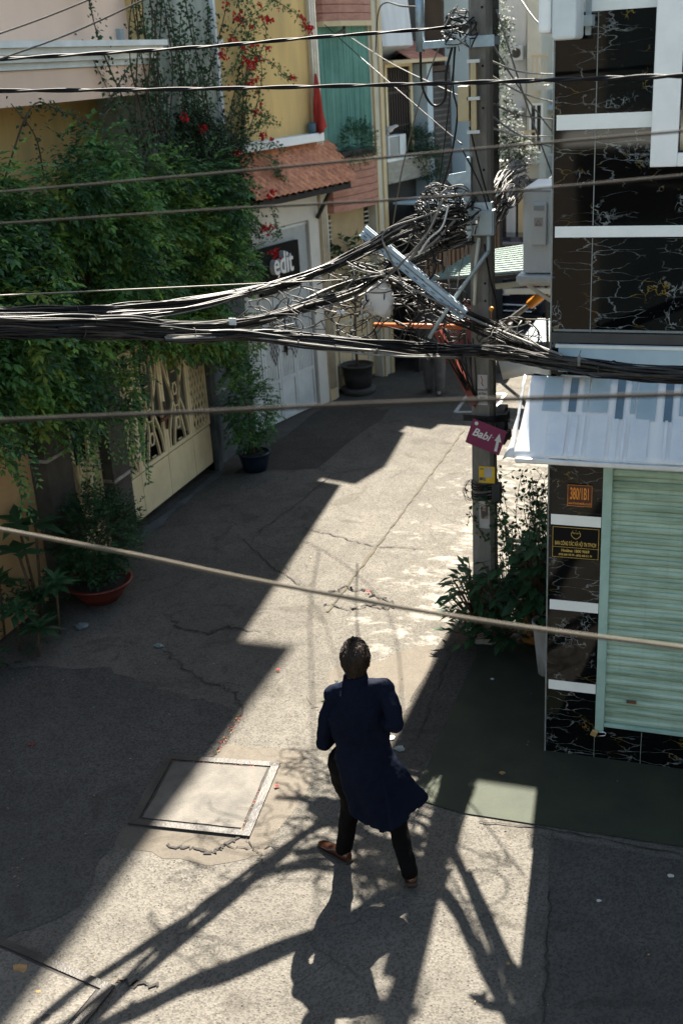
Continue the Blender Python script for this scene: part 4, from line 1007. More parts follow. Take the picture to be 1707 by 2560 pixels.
# iron grille tower just behind the pole
t = thing('iron_grille_cage', 'tall dark iron window cage just behind the pole, overgrown with plants', 'grille', FB @ Vector((.4, 6.4, 3)))
g = MB(); g.T = FB; g.box(-.6, .25, 6.03, 6.85, 0, 6.2); g.build('dark_recess', M['dark'], t)
g = MB(); g.T = FB; u = 6.05
while u < 6.86: g.box(.40, .42, u, u+.022, 2.9, 6.2); u += .06
z = 2.9
while z < 6.2: g.box(.385, .40, 6.05, 6.85, z, z+.02); g.box(.25, .40, 6.84, 6.86, z, z+.02); z += .26
g.build('bars', M['darksteel'], t)
h = thing('closing_row_of_houses', 'row of cream shop houses closing the far end of the lane', 'building', (-4, 30, 0))
g = MB(); g.box(-14, 6, 32, 36, 0, 7); g.box(-6.2, -3, 28.0, 31, 0, 2.6); g.build('wall', M['farcream'], h)
g = MB()
for i in range(12): g.box(-6.1+i*.26, -5.97+i*.26, 27.95, 27.99, .2, 2.4)
g.build('brown_door_panel', M['darkwood'], h)
h = thing('beige_shutter_stall', 'beige folding shutters below the cable loops right of the pole', 'building', at(1200, 500, 22.5))
g = MB(); a_ = at(1138, 560, 22.8); b_ = at(1290, 400, 22.8); zt_ = at(1200, 415, 22.8).z
g.box(a_.x, b_.x+1, 22.8, 23.2, 1.5, zt_); g.build('wall', M['darkwood'], h)
g = MB()
for i, (u0, u1, mm) in enumerate(((1163, 1184, 1), (1190, 1207, 0), (1212, 1230, 1), (1236, 1262, 0))):
    p_ = at(u0, 500, 22.75); q_ = at(u1, 500, 22.75); g.box(p_.x, q_.x, 22.72, 22.79, 1.55, zt_-.05, mm)
g.build('shutter_leaf', [M['beige'], M['farwhite']], h)
# ================================================================== UTILITY POLE
PX_, PY_ = -1.955, 9.1
pole = thing('utility_pole', 'square grey concrete utility pole with punched holes and pasted notices', 'utility pole', (PX_, PY_, 0))
def half(z): return .104-.0046*z
g = MB(); rings = []
for z in (0, 1, 2, 3, 4, 5, 6, 7, 8.4):
    h_ = half(z); c = h_*.30
    rings.append([(PX_+x, PY_+y, z) for x, y in ((-h_+c, -h_), (h_-c, -h_), (h_, -h_+c), (h_, h_-c), (h_-c, h_), (-h_+c, h_), (-h_, h_-c), (-h_, -h_+c))])
g.loft(rings, smooth=False); g.build('shaft', M['concrete'], pole, fixn=True)
g = MB()
for y in (15, 82, 150, 247, 389, 450, 505, 650, 690):
    p = at(1110+y*.012-4, y, PY_-.085); g.T = Matrix.Translation((p.x, PY_-half(p.z)-.0015, p.z)) @ Matrix.Rotation(pi/2, 4, 'X'); g.lathe((0, 0, 0), [(0, 0), (.010, 0), (.010, .001)], 10)
g.build('bolt_hole', M['dark'], pole)
fy = lambda z: PY_-half(z)
# grey meter box
t = thing('meter_box', 'grey metal meter box with latch on the front of the pole', 'electrical box', (-1.93, 8.93, 3.73))
a_ = at(1081, 483, 8.93); b_ = at(1134, 540, 8.93)
g = MB(); g.box(a_.x, b_.x, 8.93, 9.02, b_.z, a_.z); g.build('housing', M['boxgrey'], t, bevel=.006)
g = MB(); g.box(a_.x+.012, b_.x-.012, 8.922, 8.93, b_.z+.012, a_.z-.012); g.build('door', M['boxgrey'], t, bevel=.003)
g = MB(); g.box(a_.x+.04, a_.x+.055, 8.912, 8.922, a_.z-.13, a_.z-.07); g.build('latch', M['chrome'], t)
g = MB(); g.T = Matrix.Translation((a_.x+.055, 8.9205, a_.z-.035)) @ Matrix.Rotation(pi/2, 4, 'X'); g.lathe((0, 0, 0), [(0, .002), (.018, .001), (.02, -.002)], 14); g.build('sticker', M['paper'], t)
g = MB(); g.box(a_.x+.02, b_.x-.02, 8.95, 9.0, a_.z, a_.z+.06); g.build('top_clip', M['steel'], t)
# cream terminal box
t = thing('terminal_box', 'cream painted terminal box and riser on the left side of the pole', 'electrical box', (-2.05, 8.95, 4.6))
a_ = at(1051, 197, 8.95); b_ = at(1078, 277, 8.95); g = MB(); g.box(a_.x, b_.x, 8.93, 9.03, b_.z, a_.z); g.build('box', M['boxcream'], t, bevel=.006)
a_ = at(1080, 137, 8.95); b_ = at(1095, 303, 8.95); g = MB(); g.box(a_.x, b_.x, 8.94, 8.99, b_.z, a_.z); g.build('riser', M['boxcream'], t, bevel=.004)
g = MB()
for y in (139, 225, 302): q = at(1087, y, 8.94); g.box(q.x-.05, q.x+.05, 8.93, 8.97, q.z-.012, q.z+.012)
g.build('clamp', M['cornice'], t)
# galvanised side bracket
t = thing('pipe_bracket', 'galvanised pipe bracket sticking out left near the top of the pole', 'bracket', at(960, 110, 9.0))
a_ = at(963, -60, 9.0); b_ = at(965, 118, 9.0); g = MB(); g.tube([a_, b_], .035, 12); g.build('upright_pipe', M['steel'], t)
g = MB(); g.beam(at(966, 104, 9.0), at(1080, 94, 9.0), .05, .055); g.build('arm', M['steel'], t, bevel=.004)
g = MB(); q = at(1105, 93, 9.0); g.box(q.x-.12, q.x+.10, 8.99, 9.0, q.z-.04, q.z+.04); g.box(q.x-.12, q.x-.10, 9.0, 9.22, q.z-.03, q.z+.03); g.box(q.x+.085, q.x+.10, 9.0, 9.22, q.z-.03, q.z+.03)
g.build('clamp', M['steel'], t)
# blue-grey bracket above tangle
t = thing('cable_rack', 'blue grey steel cable rack on the left face of the pole above the tangle', 'bracket', at(1068, 460, 9.0))
g = MB(); g.beam(at(1076, 360, 9.0), at(1078, 545, 9.0), .05, .04); a_ = at(1030, 400, 8.98); b_ = at(1074, 392, 8.98); c_ = at(1074, 470, 8.98); d_ = at(1052, 440, 8.98); e_ = at(1026, 412, 8.98)
g.prism([a_, b_, c_, d_, e_], (0, .02, 0)); g.build('plate', M['steel'], t, fixn=True)
# slanting cable arm
t = thing('slanting_bracket', 'pale galvanised channel arm slanting down through the cable tangle left of the pole', 'bracket', at(950, 620, 9.25))
a_ = at(832, 530, 8.95); b_ = at(1066, 724, 8.78); d_ = (b_-a_).normalized(); up = Vector((.5, -.35, .8)).cross(d_).normalized()
pn = Vector((0, -1, 0)); side = d_.cross(pn).normalized()
g = MB()
for o_, w_ in ((-.030, .032), (.016, .036)): g.beam(a_+side*o_, b_+side*o_, .012, w_, up=side)
g.beam(a_+pn*-.02+side*-.012, b_+pn*-.02+side*-.008, .010, .085, up=side); g.beam(a_+side*.036+pn*.01, b_+side*.036+pn*.01, .03, .006, up=side)
g.build('channel', mat('pale_galvanised', (.46, .54, .58), (.36, .43, .47), 14, .5, .1, 60, metal=.15), t)
g = MB()
for i in range(12):
    q = a_.lerp(b_, (i+.5)/12); g.beam(q+side*.016+pn*.022-d_*.02, q+side*.016+pn*.022+d_*.02, .002, .006, up=side)
g.build('slots', M['darksteel'], t)
t = thing('red_brace', 'red oxide steel brace slanting down to the pole below the cables', 'brace', at(1060, 880, 9.0))
g = MB(); g.beam(at(1005, 760, 9.05), at(1092, 928, 9.0), .05, .06); g.build('bar', M['redpaint'], t)
t = thing('orange_conduit', 'orange plastic conduit lying level behind the cable tangle', 'pipe', at(950, 745, 9.3)); g = MB(); g.tube([at(860, 746, 9.4), at(1060, 750, 9.3)], .022, 10); g.build('pipe', M['orangepipe'], t)
t = thing('conduit_pipe', 'two pale conduits leaving the meter box down the pole', 'pipe', at(1100, 560, 8.93))
g = MB(); g.tube(smooth_path([at(1122, 540, 8.96), at(1121, 575, 8.95), at(1110, 592, 8.92), at(1040, 690, 8.9), at(985, 775, 8.9)], 5), .017, 8); g.build('bent_conduit', M['boxgrey'], t)
g = MB(); g.tube([at(1100, 545, 8.97), at(1093, 600, 8.96), at(1090, 700, 8.96)], .017, 8); g.build('straight_conduit', M['farcream'], t)
# pole stickers, signs, straps
t = thing('arrow_sign', 'crooked magenta sign reading Babi with a white arrow, tied to the pole', 'sign', (-1.93, 8.93, 2.03))
ctr = at(1116, 1003, 8.9); T_ = facing(ctr, (-.05, -1, 0), roll=radians(-19))
g = MB(); g.T = T_; g.box(-.155, .155, -.115, .115, -.004, .004); g.build('board', M['magenta'], t, bevel=.002)
txt('Babi', .100, M['letterwhite'], T_ @ Matrix.Translation((-.045, .005, .006)), t, xs=.92, bold=.002, shear=.25, ext=.001)
g = MB(); g.T = T_ @ Matrix.Translation((.108, -.01, .0045)) @ Matrix.Rotation(radians(6), 4, 'Z'); g.prism([(-.012, -.08, 0), (.012, -.08, 0), (.012, .012, 0), (.03, .012, 0), (0, .085, 0), (-.03, .012, 0), (-.012, .012, 0)], (0, 0, .002)); g.build('arrow', M['letterwhite'], t)
g = MB(); g.T = T_; g.lathe((-.115, .083, .0045), [(0, .001), (.016, .001), (.017, 0)], 14); g.lathe((.055, .02, .0045), [(0, .001), (.004, .001)], 8); g.build('round_dot', M['letterwhite'], t)
def notice(label, x0, y0, x1, y1, material, kind='notice', d=.002):
    a = at(x0, y0, fy(2)-.0); b = at(x1, y1, fy(2)); zz = (a.z+b.z)/2; yy = fy(b.z)-.004-d
    a = at(x0, y0, yy); b = at(x1, y1, yy); t = thing(kind, label, 'notice', (a.x, yy, b.z))
    g = MB(); g.box(a.x, b.x, yy, yy+.002, b.z, a.z); g.build('sheet', material, t); return t, a, b, yy
t, a, b, yy = notice('yellow printed sticker on the pole above the black straps', 1099, 1070, 1136, 1110, M['yellowlabel'], 'sticker')
g = MB(); g.box(a.x+.05, a.x+.115, yy-.001, yy-.0003, b.z+.05, a.z-.01); g.build('pale_panel', M['paper'], t)
g = MB(); g.box(a.x+.005, a.x+.06, yy-.0012, yy-.0003, b.z+.02, b.z+.05); g.box(a.x+.01, a.x+.04, yy-.0012, yy-.0003, a.z-.03, a.z-.02); g.build('print', M['photoink'], t)
t, a, b, yy = notice('white notice with a brown photograph, lowest on the pole', 1100, 1148, 1124, 1214, M['paper'])
g = MB(); g.box(a.x+.012, b.x-.012, yy-.001, yy-.0003, b.z+.09, a.z-.05); g.build('photograph', M['photoink'], t)
t, a, b, yy = notice('white paper notice with printed lines on the pole above the magenta sign', 1096, 860, 1119, 930, M['paper'])
T_ = facing(((a.x+b.x)/2, yy-.001, (a.z+b.z)/2), FN)
for i, s_ in enumerate(('KHOAN CẮT', 'BÊ TÔNG', 'GIÁ RẺ')): txt(s_, .024, M['ink'], T_ @ Matrix.Translation((0, .0-.034*i, 0)), t, xs=.62, bold=.0006)
g = MB(); g.tube([T_ @ Vector((-.012, .12, .001)), T_ @ Vector((.0, .09, .001)), T_ @ Vector((-.008, .06, .001)), T_ @ Vector((.006, .035, .001))], .0035, 6); g.build('red_mark', M['petal'], t)
t = thing('strap_coil', 'black rubber straps wound round the pole above the lowest notice', 'strap', (PX_, PY_, 1.5))
g = MB(); rr = random.Random(5)
for zz in (1.585, 1.56, 1.54, 1.50, 1.475, 1.45):
    h_ = half(zz)+.008; tl = rr.uniform(-.02, .02)
    g.tube([(PX_+h_*1.08*cos(a), PY_+h_*1.08*sin(a), zz+tl*cos(a)) for a in [2*pi*k/20 for k in range(21)]], .010, 6)
g.build('straps', M['cable'], t)
g = MB(); g.box(PX_+.08, PX_+.16, PY_-.1, PY_-.02, 1.44, 1.6); g.build('buckle_block', M['charcoal'], t, bevel=.01)
t = thing('wire_coil', 'thin coiled wire dangling left of the pole beside the yellow sticker', 'wire', (-2.1, 9.0, 1.4))
g = MB()
for i in range(7):
    rr = random.Random(i+40); c_ = at(1082, 1122, 8.95); rx = rr.uniform(.05, .08); rz = rr.uniform(.07, .11)
    g.tube([(c_.x+rr.uniform(-.004,.004)+rx*cos(a), 8.95+.03*sin(a+i), c_.z+.02*i/7-.03+rz*sin(a)) for a in [2*pi*k/18 for k in range(rr.randint(13, 19))]], .0018, 5)
g.build('wire', M['twig'], t)
t = thing('upper_pole_clutter', 'black relay boxes and insulators behind the magenta sign on the pole', 'fitting', (-1.85, 9.1, 2.2))
g = MB(); a_ = at(1148, 935, 9.05); g.box(a_.x-.03, a_.x+.05, 9.0, 9.15, a_.z-.32, a_.z); g.box(a_.x+.0, a_.x+.09, 9.02, 9.1, a_.z-.28, a_.z-.2); g.box(a_.x-.02, a_.x+.075, 8.98, 9.1, a_.z-.1, a_.z-.03); g.build('boxes', M['charcoal'], t, bevel=.006)
g = MB()
for i in range(6): g.tube([(a_.x-.3, 8.96, a_.z-.05-.01*i), (a_.x-.1, 8.95, a_.z-.06-.008*i), (a_.x+.1, 8.98, a_.z-.04-.012*i)], .004, 5)
g.build('ties', M['cable'], t)

# ================================================================== CABLES
CM = [M['cable'], M['cablegrey'], M['cablepale']]
def bundle(name, label, path, n, rad, seed, weights=(.62, .27, .11), r=(.0032, .0078), cat='cable bundle', wob=1.0, group='sagging cable bundles', ties=4, tags=None):
    rr = random.Random(seed); base = smooth_path([at(*p) for p in path], 9)
    t = thing(name, label, cat, base[len(base)//2], group)
    gs = [MB(), MB(), MB()]
    for i in range(n):
        k = rr.choices((0, 1, 2), weights)[0]
        ph = rr.uniform(0, 2*pi); rd = rad*sqrt(rr.random()); tw = rr.uniform(-.10, .10); f1 = rr.uniform(.1, .35); p1 = rr.uniform(0, 9); f2 = rr.uniform(.5, .9)
        i0 = 0 if rr.random() < .8 else rr.randint(0, len(base)//2); i1 = len(base) if rr.random() < .8 else rr.randint(len(base)//2, len(base))
        sag = rr.uniform(0, .25)*wob*rad
        pts = []
        for j in range(i0, i1):
            b_ = base[j]; d = (base[min(j+1, len(base)-1)]-base[max(j-1, 0)]).normalized(); sx = d.cross(Vector((0, 0, 1))).normalized(); sz = sx.cross(d)
            a = ph+tw*j; q = rd*(1+.35*wob*sin(f1*j+p1))+.15*rad*wob*sin(f2*j+p1*2)
            pts.append(b_+sx*q*cos(a)*.8+sz*(q*sin(a)-sag*abs(sin(f1*j*.5+p1))))
        if len(pts) > 3:
            rs = rr.uniform(*r)*(1.5 if k == 0 and rr.random() < .15 else 1)
            gs[k].tube(pts, rs, 6, 0)
    for k, nm in ((0, 'black_strands'), (1, 'grey_strands'), (2, 'pale_strands')):
        if gs[k].v: gs[k].build(nm, CM[k], t)
    if ties:
        g = MB()
        for i in range(ties):
            j = int((i+.6)/(ties+.2)*(len(base)-2))+1; b_ = base[j]; d = (base[j+1]-base[j-1]).normalized(); sx = d.cross(Vector((0, 0, 1))).normalized(); sz = sx.cross(d)
            g.tube([b_+(sx*.8*cos(a)+sz*sin(a))*(rad*1.12) for a in [2*pi*k/14 for k in range(15)]], .004, 5)
        g.build('tie', M['cablegrey'], t)
    return t
bundle('cable_bundle', 'black upper cable bundle running from the pole to the left edge', [(1062, 470, 9), (1000, 500, 9), (940, 505, 8.95), (860, 552, 8.8), (760, 608, 8.5), (640, 652, 8), (450, 690, 7.3), (260, 708, 6.6), (130, 716, 6.2), (-60, 722, 5.7)], 32, .033, 1, (.82, .12, .06))
bundle('cable_bundle', 'thick sooty cable bundle close under the upper bundle, sagging to the left', [(1070, 500, 9), (980, 515, 9), (900, 548, 8.9), (790, 600, 8.6), (660, 650, 8.1), (560, 676, 7.6), (420, 712, 7.0), (200, 730, 6.4), (-60, 735, 5.8)], 10, .03, 22, (.8, .14, .06))
bundle('cable_bundle', 'grey middle cable bundle knotted left of the pole and running to the left edge', [(1085, 545, 9.0), (1000, 572, 9.1), (905, 612, 9.1), (850, 645, 8.9), (780, 680, 8.5), (690, 708, 8.0), (560, 742, 7.4), (440, 752, 6.9), (300, 742, 6.4), (140, 735, 5.9), (-60, 730, 5.4)], 40, .035, 2, (.45, .37, .18))
bundle('cable_bundle', 'dark cable bundle curving up from the low bundle to the knot', [(560, 735, 7.4), (640, 720, 7.9), (700, 690, 8.2), (780, 655, 8.6), (880, 628, 9.0), (960, 590, 9.05), (1060, 540, 9)], 12, .026, 23, (.7, .2, .1))
bundle('cable_bundle', 'heavy low cable bundle passing in front of the pole to the right edge', [(-70, 752, 5.4), (150, 758, 5.9), (300, 762, 6.4), (430, 768, 6.8), (560, 768, 7.1), (700, 780, 7.4), (900, 796, 7.8), (1000, 802, 8.1), (1100, 806, 8.2), (1200, 818, 7.7), (1290, 834, 7.2), (1420, 850, 6.7), (1640, 862, 6.2)], 46, .042, 3, (.70, .22, .08), ties=6)
bundle('cable_bundle', 'thin pale cable bundle along the underside of the low bundle', [(380, 775, 6.6), (560, 772, 7.1), (700, 790, 7.3), (850, 806, 7.6), (960, 818, 7.8), (1060, 822, 8.2)], 7, .02, 24, (.2, .3, .5))
bundle('cable_bundle', 'cable bundle dropping from the knot to the right past the pole', [(880, 600, 9.1), (940, 630, 9.05), (1000, 672, 9.0), (1060, 710, 8.95), (1130, 742, 8.6), (1200, 778, 8.0), (1280, 818, 7.3), (1450, 842, 6.7), (1640, 852, 6.2)], 14, .024, 4, (.7, .2, .1))
bundle('cable_bundle', 'second cable bundle sloping right from behind the knot', [(780, 590, 9.3), (900, 640, 9.2), (980, 690, 9.1), (1080, 745, 8.9), (1180, 790, 8.2), (1290, 828, 7.3)], 9, .035, 25, (.7, .2, .1), wob=1.6)
bundle('cable_bundle', 'grey cable bundle rising from the pole toward the upper right', [(1090, 560, 9.3), (1120, 480, 9.3), (1150, 420, 9.6), (1180, 388, 11), (1210, 375, 13)], 26, .06, 5, (.25, .4, .35), wob=1.4)
bundle('cable_bundle', 'pale looped cable bundle hanging behind the pole on the right', [(1085, 560, 9.4), (1130, 505, 9.6), (1170, 460, 10), (1200, 425, 11), (1206, 410, 12)], 22, .06, 6, (.2, .4, .4), wob=1.6)
# tangle at the pole
def tangle(label, box, n, seed, w, rr_=(.003, .0065), wig=.12, zsq=1.):
    rr = random.Random(seed); gs = [MB(), MB(), MB()]
    x0, y0, x1, y1, Ya, Yb = box
    t = thing('cable_tangle', label, 'cable tangle', at((x0+x1)/2, (y0+y1)/2, (Ya+Yb)/2), 'cable tangles at the pole')
    for i in range(n):
        k = rr.choices((0, 1, 2), w)[0]; a0 = rr.uniform(0, 2*pi); r0 = sqrt(rr.random()); p = Vector(((x0+x1)/2+(x1-x0)/2*r0*cos(a0), (y0+y1)/2+(y1-y0)/2*r0*sin(a0), rr.uniform(Ya, Yb))); pts = [p]
        ang = rr.uniform(0, 2*pi); st = rr.uniform(14, 42)
        for j in range(rr.randint(3, 7)):
            ang += rr.uniform(-.9, .9); q = pts[-1]+Vector((cos(ang)*st*1.3, sin(ang)*st*.8, rr.uniform(-.06, .06)))
            cx_, cy_ = (x0+x1)/2, (y0+y1)/2; ux, uy = (q.x-cx_)/((x1-x0)/2+16), (q.y-cy_)/((y1-y0)/2+14); ur = sqrt(ux*ux+uy*uy)
            if ur > 1: q.x = cx_+(q.x-cx_)*(.82+.2*rr.random())/ur; q.y = cy_+(q.y-cy_)*(.82+.2*rr.random())/ur; ang += 1.9
            q.z = min(max(q.z, Ya), Yb); pts.append(q)
        gs[k].tube(smooth_path([at(*q) for q in pts], 6) if rr.random() < .55 else [at(*q) for q in (pts[:3] if len(pts) > 3 else pts)], rr.uniform(*rr_), 5)
    for k, nm in ((0, 'black_wires'), (1, 'grey_wires'), (2, 'pale_wires')):
        if gs[k].v: gs[k].build(nm, CM[k], t)
    return t
tangle('dense tangle of black and pale wires just left of the pole', (965, 425, 1088, 560, 8.85, 9.2), 125, 11, (.62, .20, .18), (.0035, .008))
tangle('loose wire tangle around the knot on the slanting arm', (820, 530, 1010, 690, 9.0, 9.4), 50, 12, (.5, .25, .25), (.003, .007))
tangle('hanging wire tangle under the slanting arm left of the pole', (760, 650, 1090, 795, 8.95, 9.4), 90, 13, (.66, .22, .12), (.003, .007))
tangle('bright frayed wires lying on the middle bundle', (540, 690, 800, 750, 7.5, 8.3), 24, 14, (.2, .4, .4), (.003, .006))
tangle('stray wires between upper and middle bundles', (620, 610, 880, 700, 8.3, 8.9), 16, 15, (.5, .3, .2), (.003, .006))
tangle('small wire tangle at the insulator near the pole top', (1030, 30, 1080, 110, 8.85, 9.1), 22, 16, (.7, .2, .1), (.004, .008))
tangle('curly wire ends right of the pole above the low bundle', (1110, 740, 1230, 815, 8.0, 8.7), 16, 17, (.5, .2, .3), (.003, .006))
# drooping leads
t = thing('drooping_leads', 'fan of thin black leads dropping from the low bundle to the pole notices', 'cables', at(1080, 860, 8.9), 'drooping wires'); g = MB(); rr = random.Random(8)
for i in range(16):
    x = rr.uniform(1000, 1085); g.tube(smooth_path([at(x, rr.uniform(770, 800), 8.7), at(x*.5+1095*.5+rr.uniform(-8, 8), rr.uniform(840, 870), 8.95), at(1092+rr.uniform(-4, 6), rr.uniform(900, 935), 9.0)], 6), .0045, 5)
g.build('leads', M['cable'], t)
def loopwire(label, pts, r, material, group='drooping wires', cat='cable', name='drooping_cable'):
    base = smooth_path([at(*p) for p in pts], 9); t = thing(name, label, cat, base[len(base)//2], group); g = MB(); g.tube(base, r, 7); g.build('conductor', material, t); return t
loopwire('black cable looping down from the pipe bracket', [(965, 118, 9.0), (968, 190, 9.0), (985, 232, 9.0), (1005, 242, 9.0), (1022, 222, 9.0), (1025, 160, 9.0), (1045, 80, 9.0)], .010, M['cable'])
loopwire('black cable arching over the top from the green curtain to the bracket', [(862, 120, 15), (868, 30, 14), (885, 5, 13), (920, 12, 11), (962, 15, 9.1)], .008, M['cable'])
loopwire('black lead curving down the left of the pole', [(1045, 85, 9), (1040, 200, 9), (1050, 260, 9), (1035, 360, 9), (1012, 440, 9)], .008, M['cable'])
loopwire('black lead crossing the pole face below the terminal box', [(1078, 290, 8.95), (1100, 380, 8.96), (1125, 470, 8.96)], .007, M['cable'])
loopwire('black lead running down the pole from the rack', [(1060, 340, 8.97), (1100, 420, 8.96), (1120, 480, 8.95)], .006, M['cable'])
loopwire('dark lead on the right face of the pole below the meter box', [(1112, 560, 8.95), (1125, 640, 8.96), (1138, 690, 8.97), (1145, 760, 8.96)], .008, M['cable'])
loopwire('pale cable draped from the tangle down to the knot', [(1020, 450, 8.9), (985, 520, 8.9), (945, 590, 8.9), (905, 612, 9.0)], .014, M['cablepale'])
loopwire('second pale cable draped beside it to the knot', [(1045, 505, 8.9), (990, 560, 8.88), (930, 598, 8.95), (890, 625, 9.0)], .011, M['cablepale'])
loopwire('pale stiff wire leaning on the slanting arm', [(862, 545, 9.0), (905, 600, 8.95), (925, 655, 8.95)], .006, M['cablepale'])
loopwire('pale wire rising from the knot to the left bundle', [(870, 612, 9.0), (800, 600, 8.9), (745, 615, 8.7)], .006, M['cablepale'])
loopwire('pale kinked cable hanging in front of the slanting arm', [(1018, 455, 8.7), (1000, 500, 8.65), (975, 545, 8.6), (925, 600, 8.7), (898, 628, 8.8), (860, 660, 8.8), (800, 690, 8.5), (740, 705, 8.2)], .009, M['cablepale'])
loopwire('grey cable arching over the tangle to the left bundle', [(1040, 470, 8.8), (960, 500, 8.75), (900, 520, 8.7), (878, 540, 8.7), (885, 570, 8.7), (905, 612, 8.8)], .008, M['cablepale'])
loopwire('long pale wire sloping right from the knot below the arm', [(800, 610, 9.0), (900, 640, 8.85), (1000, 690, 8.8), (1100, 738, 8.6), (1200, 780, 7.9), (1290, 815, 7.2)], .009, M['cablepale'])
loopwire('white bent wire crossing the black upper tangle', [(960, 585, 8.7), (985, 548, 8.68), (1015, 520, 8.7), (1030, 470, 8.75)], .008, M['letterwhite'])
loopwire('white stick wire hanging vertically behind the arm', [(1022, 560, 9.1), (1030, 650, 9.1), (1040, 740, 9.1)], .007, M['cablepale'])
loopwire('pale leaning wire left of the bent conduit', [(1072, 560, 9.0), (1052, 640, 9.0), (1046, 730, 9.0)], .006, M['cablepale'])
loopwire('dark loop round the end of the slanting arm', [(985, 560, 8.9), (1000, 610, 8.85), (985, 640, 8.85), (955, 635, 8.9), (935, 618, 8.95)], .009, M['cable'])
for i, (la, a, b) in enumerate((('black aerial wire slanting from upper right to behind the marble wall', (1190, -10, 16), (1275, 78, 14)), ('pale aerial wire behind the pole, highest', (1106, 130, 9.6), (1290, 170, 15)), ('long pale aerial stay slanting down right of the pole', (1140, 20, 12), (1275, 420, 12)), ('black aerial wire dropping from the pole to the marble corner', (1106, 60, 9.8), (1290, 330, 16)),
        ('bright aerial wire below the twisted cable right of the pole', (1106, 160, 9.8), (1300, 240, 15)), ('grey aerial wire crossing the far white wall', (1106, 225, 9.8), (1290, 275, 16)), ('dark aerial wire running low to the far balcony', (1106, 250, 9.8), (1290, 345, 16)), ('pale thin aerial wire low behind the pole', (1106, 285, 9.8), (1290, 310, 16)),
        ('pale aerial wire above the far stall', (1106, 470, 9.6), (1290, 395, 15)), ('grey aerial wire sloping to the cable loops', (1200, 440, 12), (1290, 380, 15)))):
    m_ = ((a[0]+b[0])/2, (a[1]+b[1])/2+14, (a[2]+b[2])/2); loopwire(la, [a, m_, b], .009, (M['cable'], M['wirebeige'], M['cablegrey'])[0 if 'black' in la or 'dark' in la else 1 if 'pale' in la or 'bright' in la else 2], 'aerial wires behind the pole', name='aerial_wire')
loopwire('thin black wire slanting across the green curtain to the charcoal house', [(745, 55, 15.5), (850, 150, 15), (1000, 280, 13), (1060, 330, 10)], .006, M['cable'], 'aerial wires behind the pole', name='aerial_wire')
loopwire('thin pale wire slanting across the green curtain to the terminal box', [(790, 75, 15), (900, 145, 13), (1060, 222, 9.2)], .005, M['cablepale'], 'aerial wires behind the pole', name='aerial_wire')
loopwire('thin brown stay running down left of the pole from the bracket to the lane', [(1050, 10, 12), (980, 180, 12), (925, 380, 12.5), (895, 560, 13)], .008, M['wirebeige'], 'aerial wires behind the pole', name='aerial_wire')
loopwire('thin black stay wire dropping left of the pole', [(1048, 90, 9.1), (1020, 330, 9.1), (1000, 480, 9.1)], .005, M['cable'], 'aerial wires behind the pole', name='aerial_wire')
loopwire('thin pale wire level between tangle and marble corner', [(1020, 798-30, 9.4), (1140, 735, 9.2), (1272, 734, 8.6)], .006, M['wirebeige'], 'aerial wires behind the pole', name='aerial_wire')
loopwire('thin beige wire above the bundles from the left edge', [(-50, 680, 5.6), (300, 664, 6.8), (600, 650, 7.8), (800, 640, 8.5), (900, 615, 9)], .005, M['wirebeige'], 'aerial wires behind the pole', name='aerial_wire')
# twisted and plain overhead wires near the viewer
def twisted(label, path, r, strands=2, pitch=.16):
    base = smooth_path([at(*p) for p in path], 24); t = thing('twisted_cable', label, 'overhead cable', base[len(base)//2], 'twisted overhead cables'); g = MB(); L = 0
    fine = []
    for a, b in zip(base[:-1], base[1:]):
        for k in range(3): fine.append(a.lerp(b, k/3))
    for s_ in range(strands):
        pts = []; L = 0
        for j in range(1, len(fine)-1):
            L += (fine[j]-fine[j-1]).length; d = (fine[j+1]-fine[j-1]).normalized(); sx = d.cross(Vector((0, 0, 1))).normalized(); sz = sx.cross(d); a = 2*pi*L/pitch/2+s_*2*pi/strands
            pts.append(fine[j]+(sx*cos(a)+sz*sin(a))*r*.75)
        g.tube(pts, r, 7)
    g.build('strands', mat('dull_black_cable', (.005, .005, .006), (.012, .012, .012), 12, .55, spec=.14), t); return t
twisted('black twisted power cable ending at the pole insulator near the top', [(-60, 138, 5.9), (300, 117, 6.9), (500, 104, 7.5), (720, 85, 8.1), (900, 72, 8.5), (1050, 60, 8.95)], .0075, pitch=.35)
twisted('black twisted power cable passing in front of the pole to the right edge', [(-60, 208, 6), (400, 204, 6.8), (800, 196, 7.3), (1100, 188, 7.0), (1350, 180, 6.4), (1660, 170, 5.6)], .008, pitch=.35)
OW = 'plain overhead wires close to the viewer'
def ow(label, path, r, m_): return loopwire(label, path, r, m_, OW, 'overhead wire', 'overhead_wire')
ow('blurred brown wire rising to the right, upper of two close ones', [(-60, 446, 3.4), (500, 397, 3.4), (1000, 350, 3.4), (1660, 292, 3.4)], .0042, M['dullwire'])
ow('blurred brown wire rising to the right, lower of two close ones', [(-60, 517, 3.4), (500, 480, 3.4), (1000, 452, 3.4), (1660, 394, 3.4)], .004, M['dullwire'])
ow('thick grey wire close to the viewer crossing below the cable bundles', [(-60, 967, 2.4), (400, 948, 2.4), (900, 925, 2.4), (1660, 902, 2.4)], .0058, M['dullwire'])
ow('sunlit pale wire close to the viewer sloping down to the right above the man', [(-60, 1204, 2.6), (300, 1272, 2.6), (600, 1335, 2.6), (1100, 1425, 2.6), (1660, 1500, 2.6)], .0062, M['dullpale'])
ow('thin dark wire across the top left corner, higher', [(-60, 96, 5.0), (100, 40, 5.3), (260, -25, 5.6)], .0045, M['cablegrey'])
ow('thin dark wire across the top left corner, lower', [(-60, 155, 5.0), (170, 72, 5.3), (420, -45, 5.6)], .0045, M['cablegrey'])
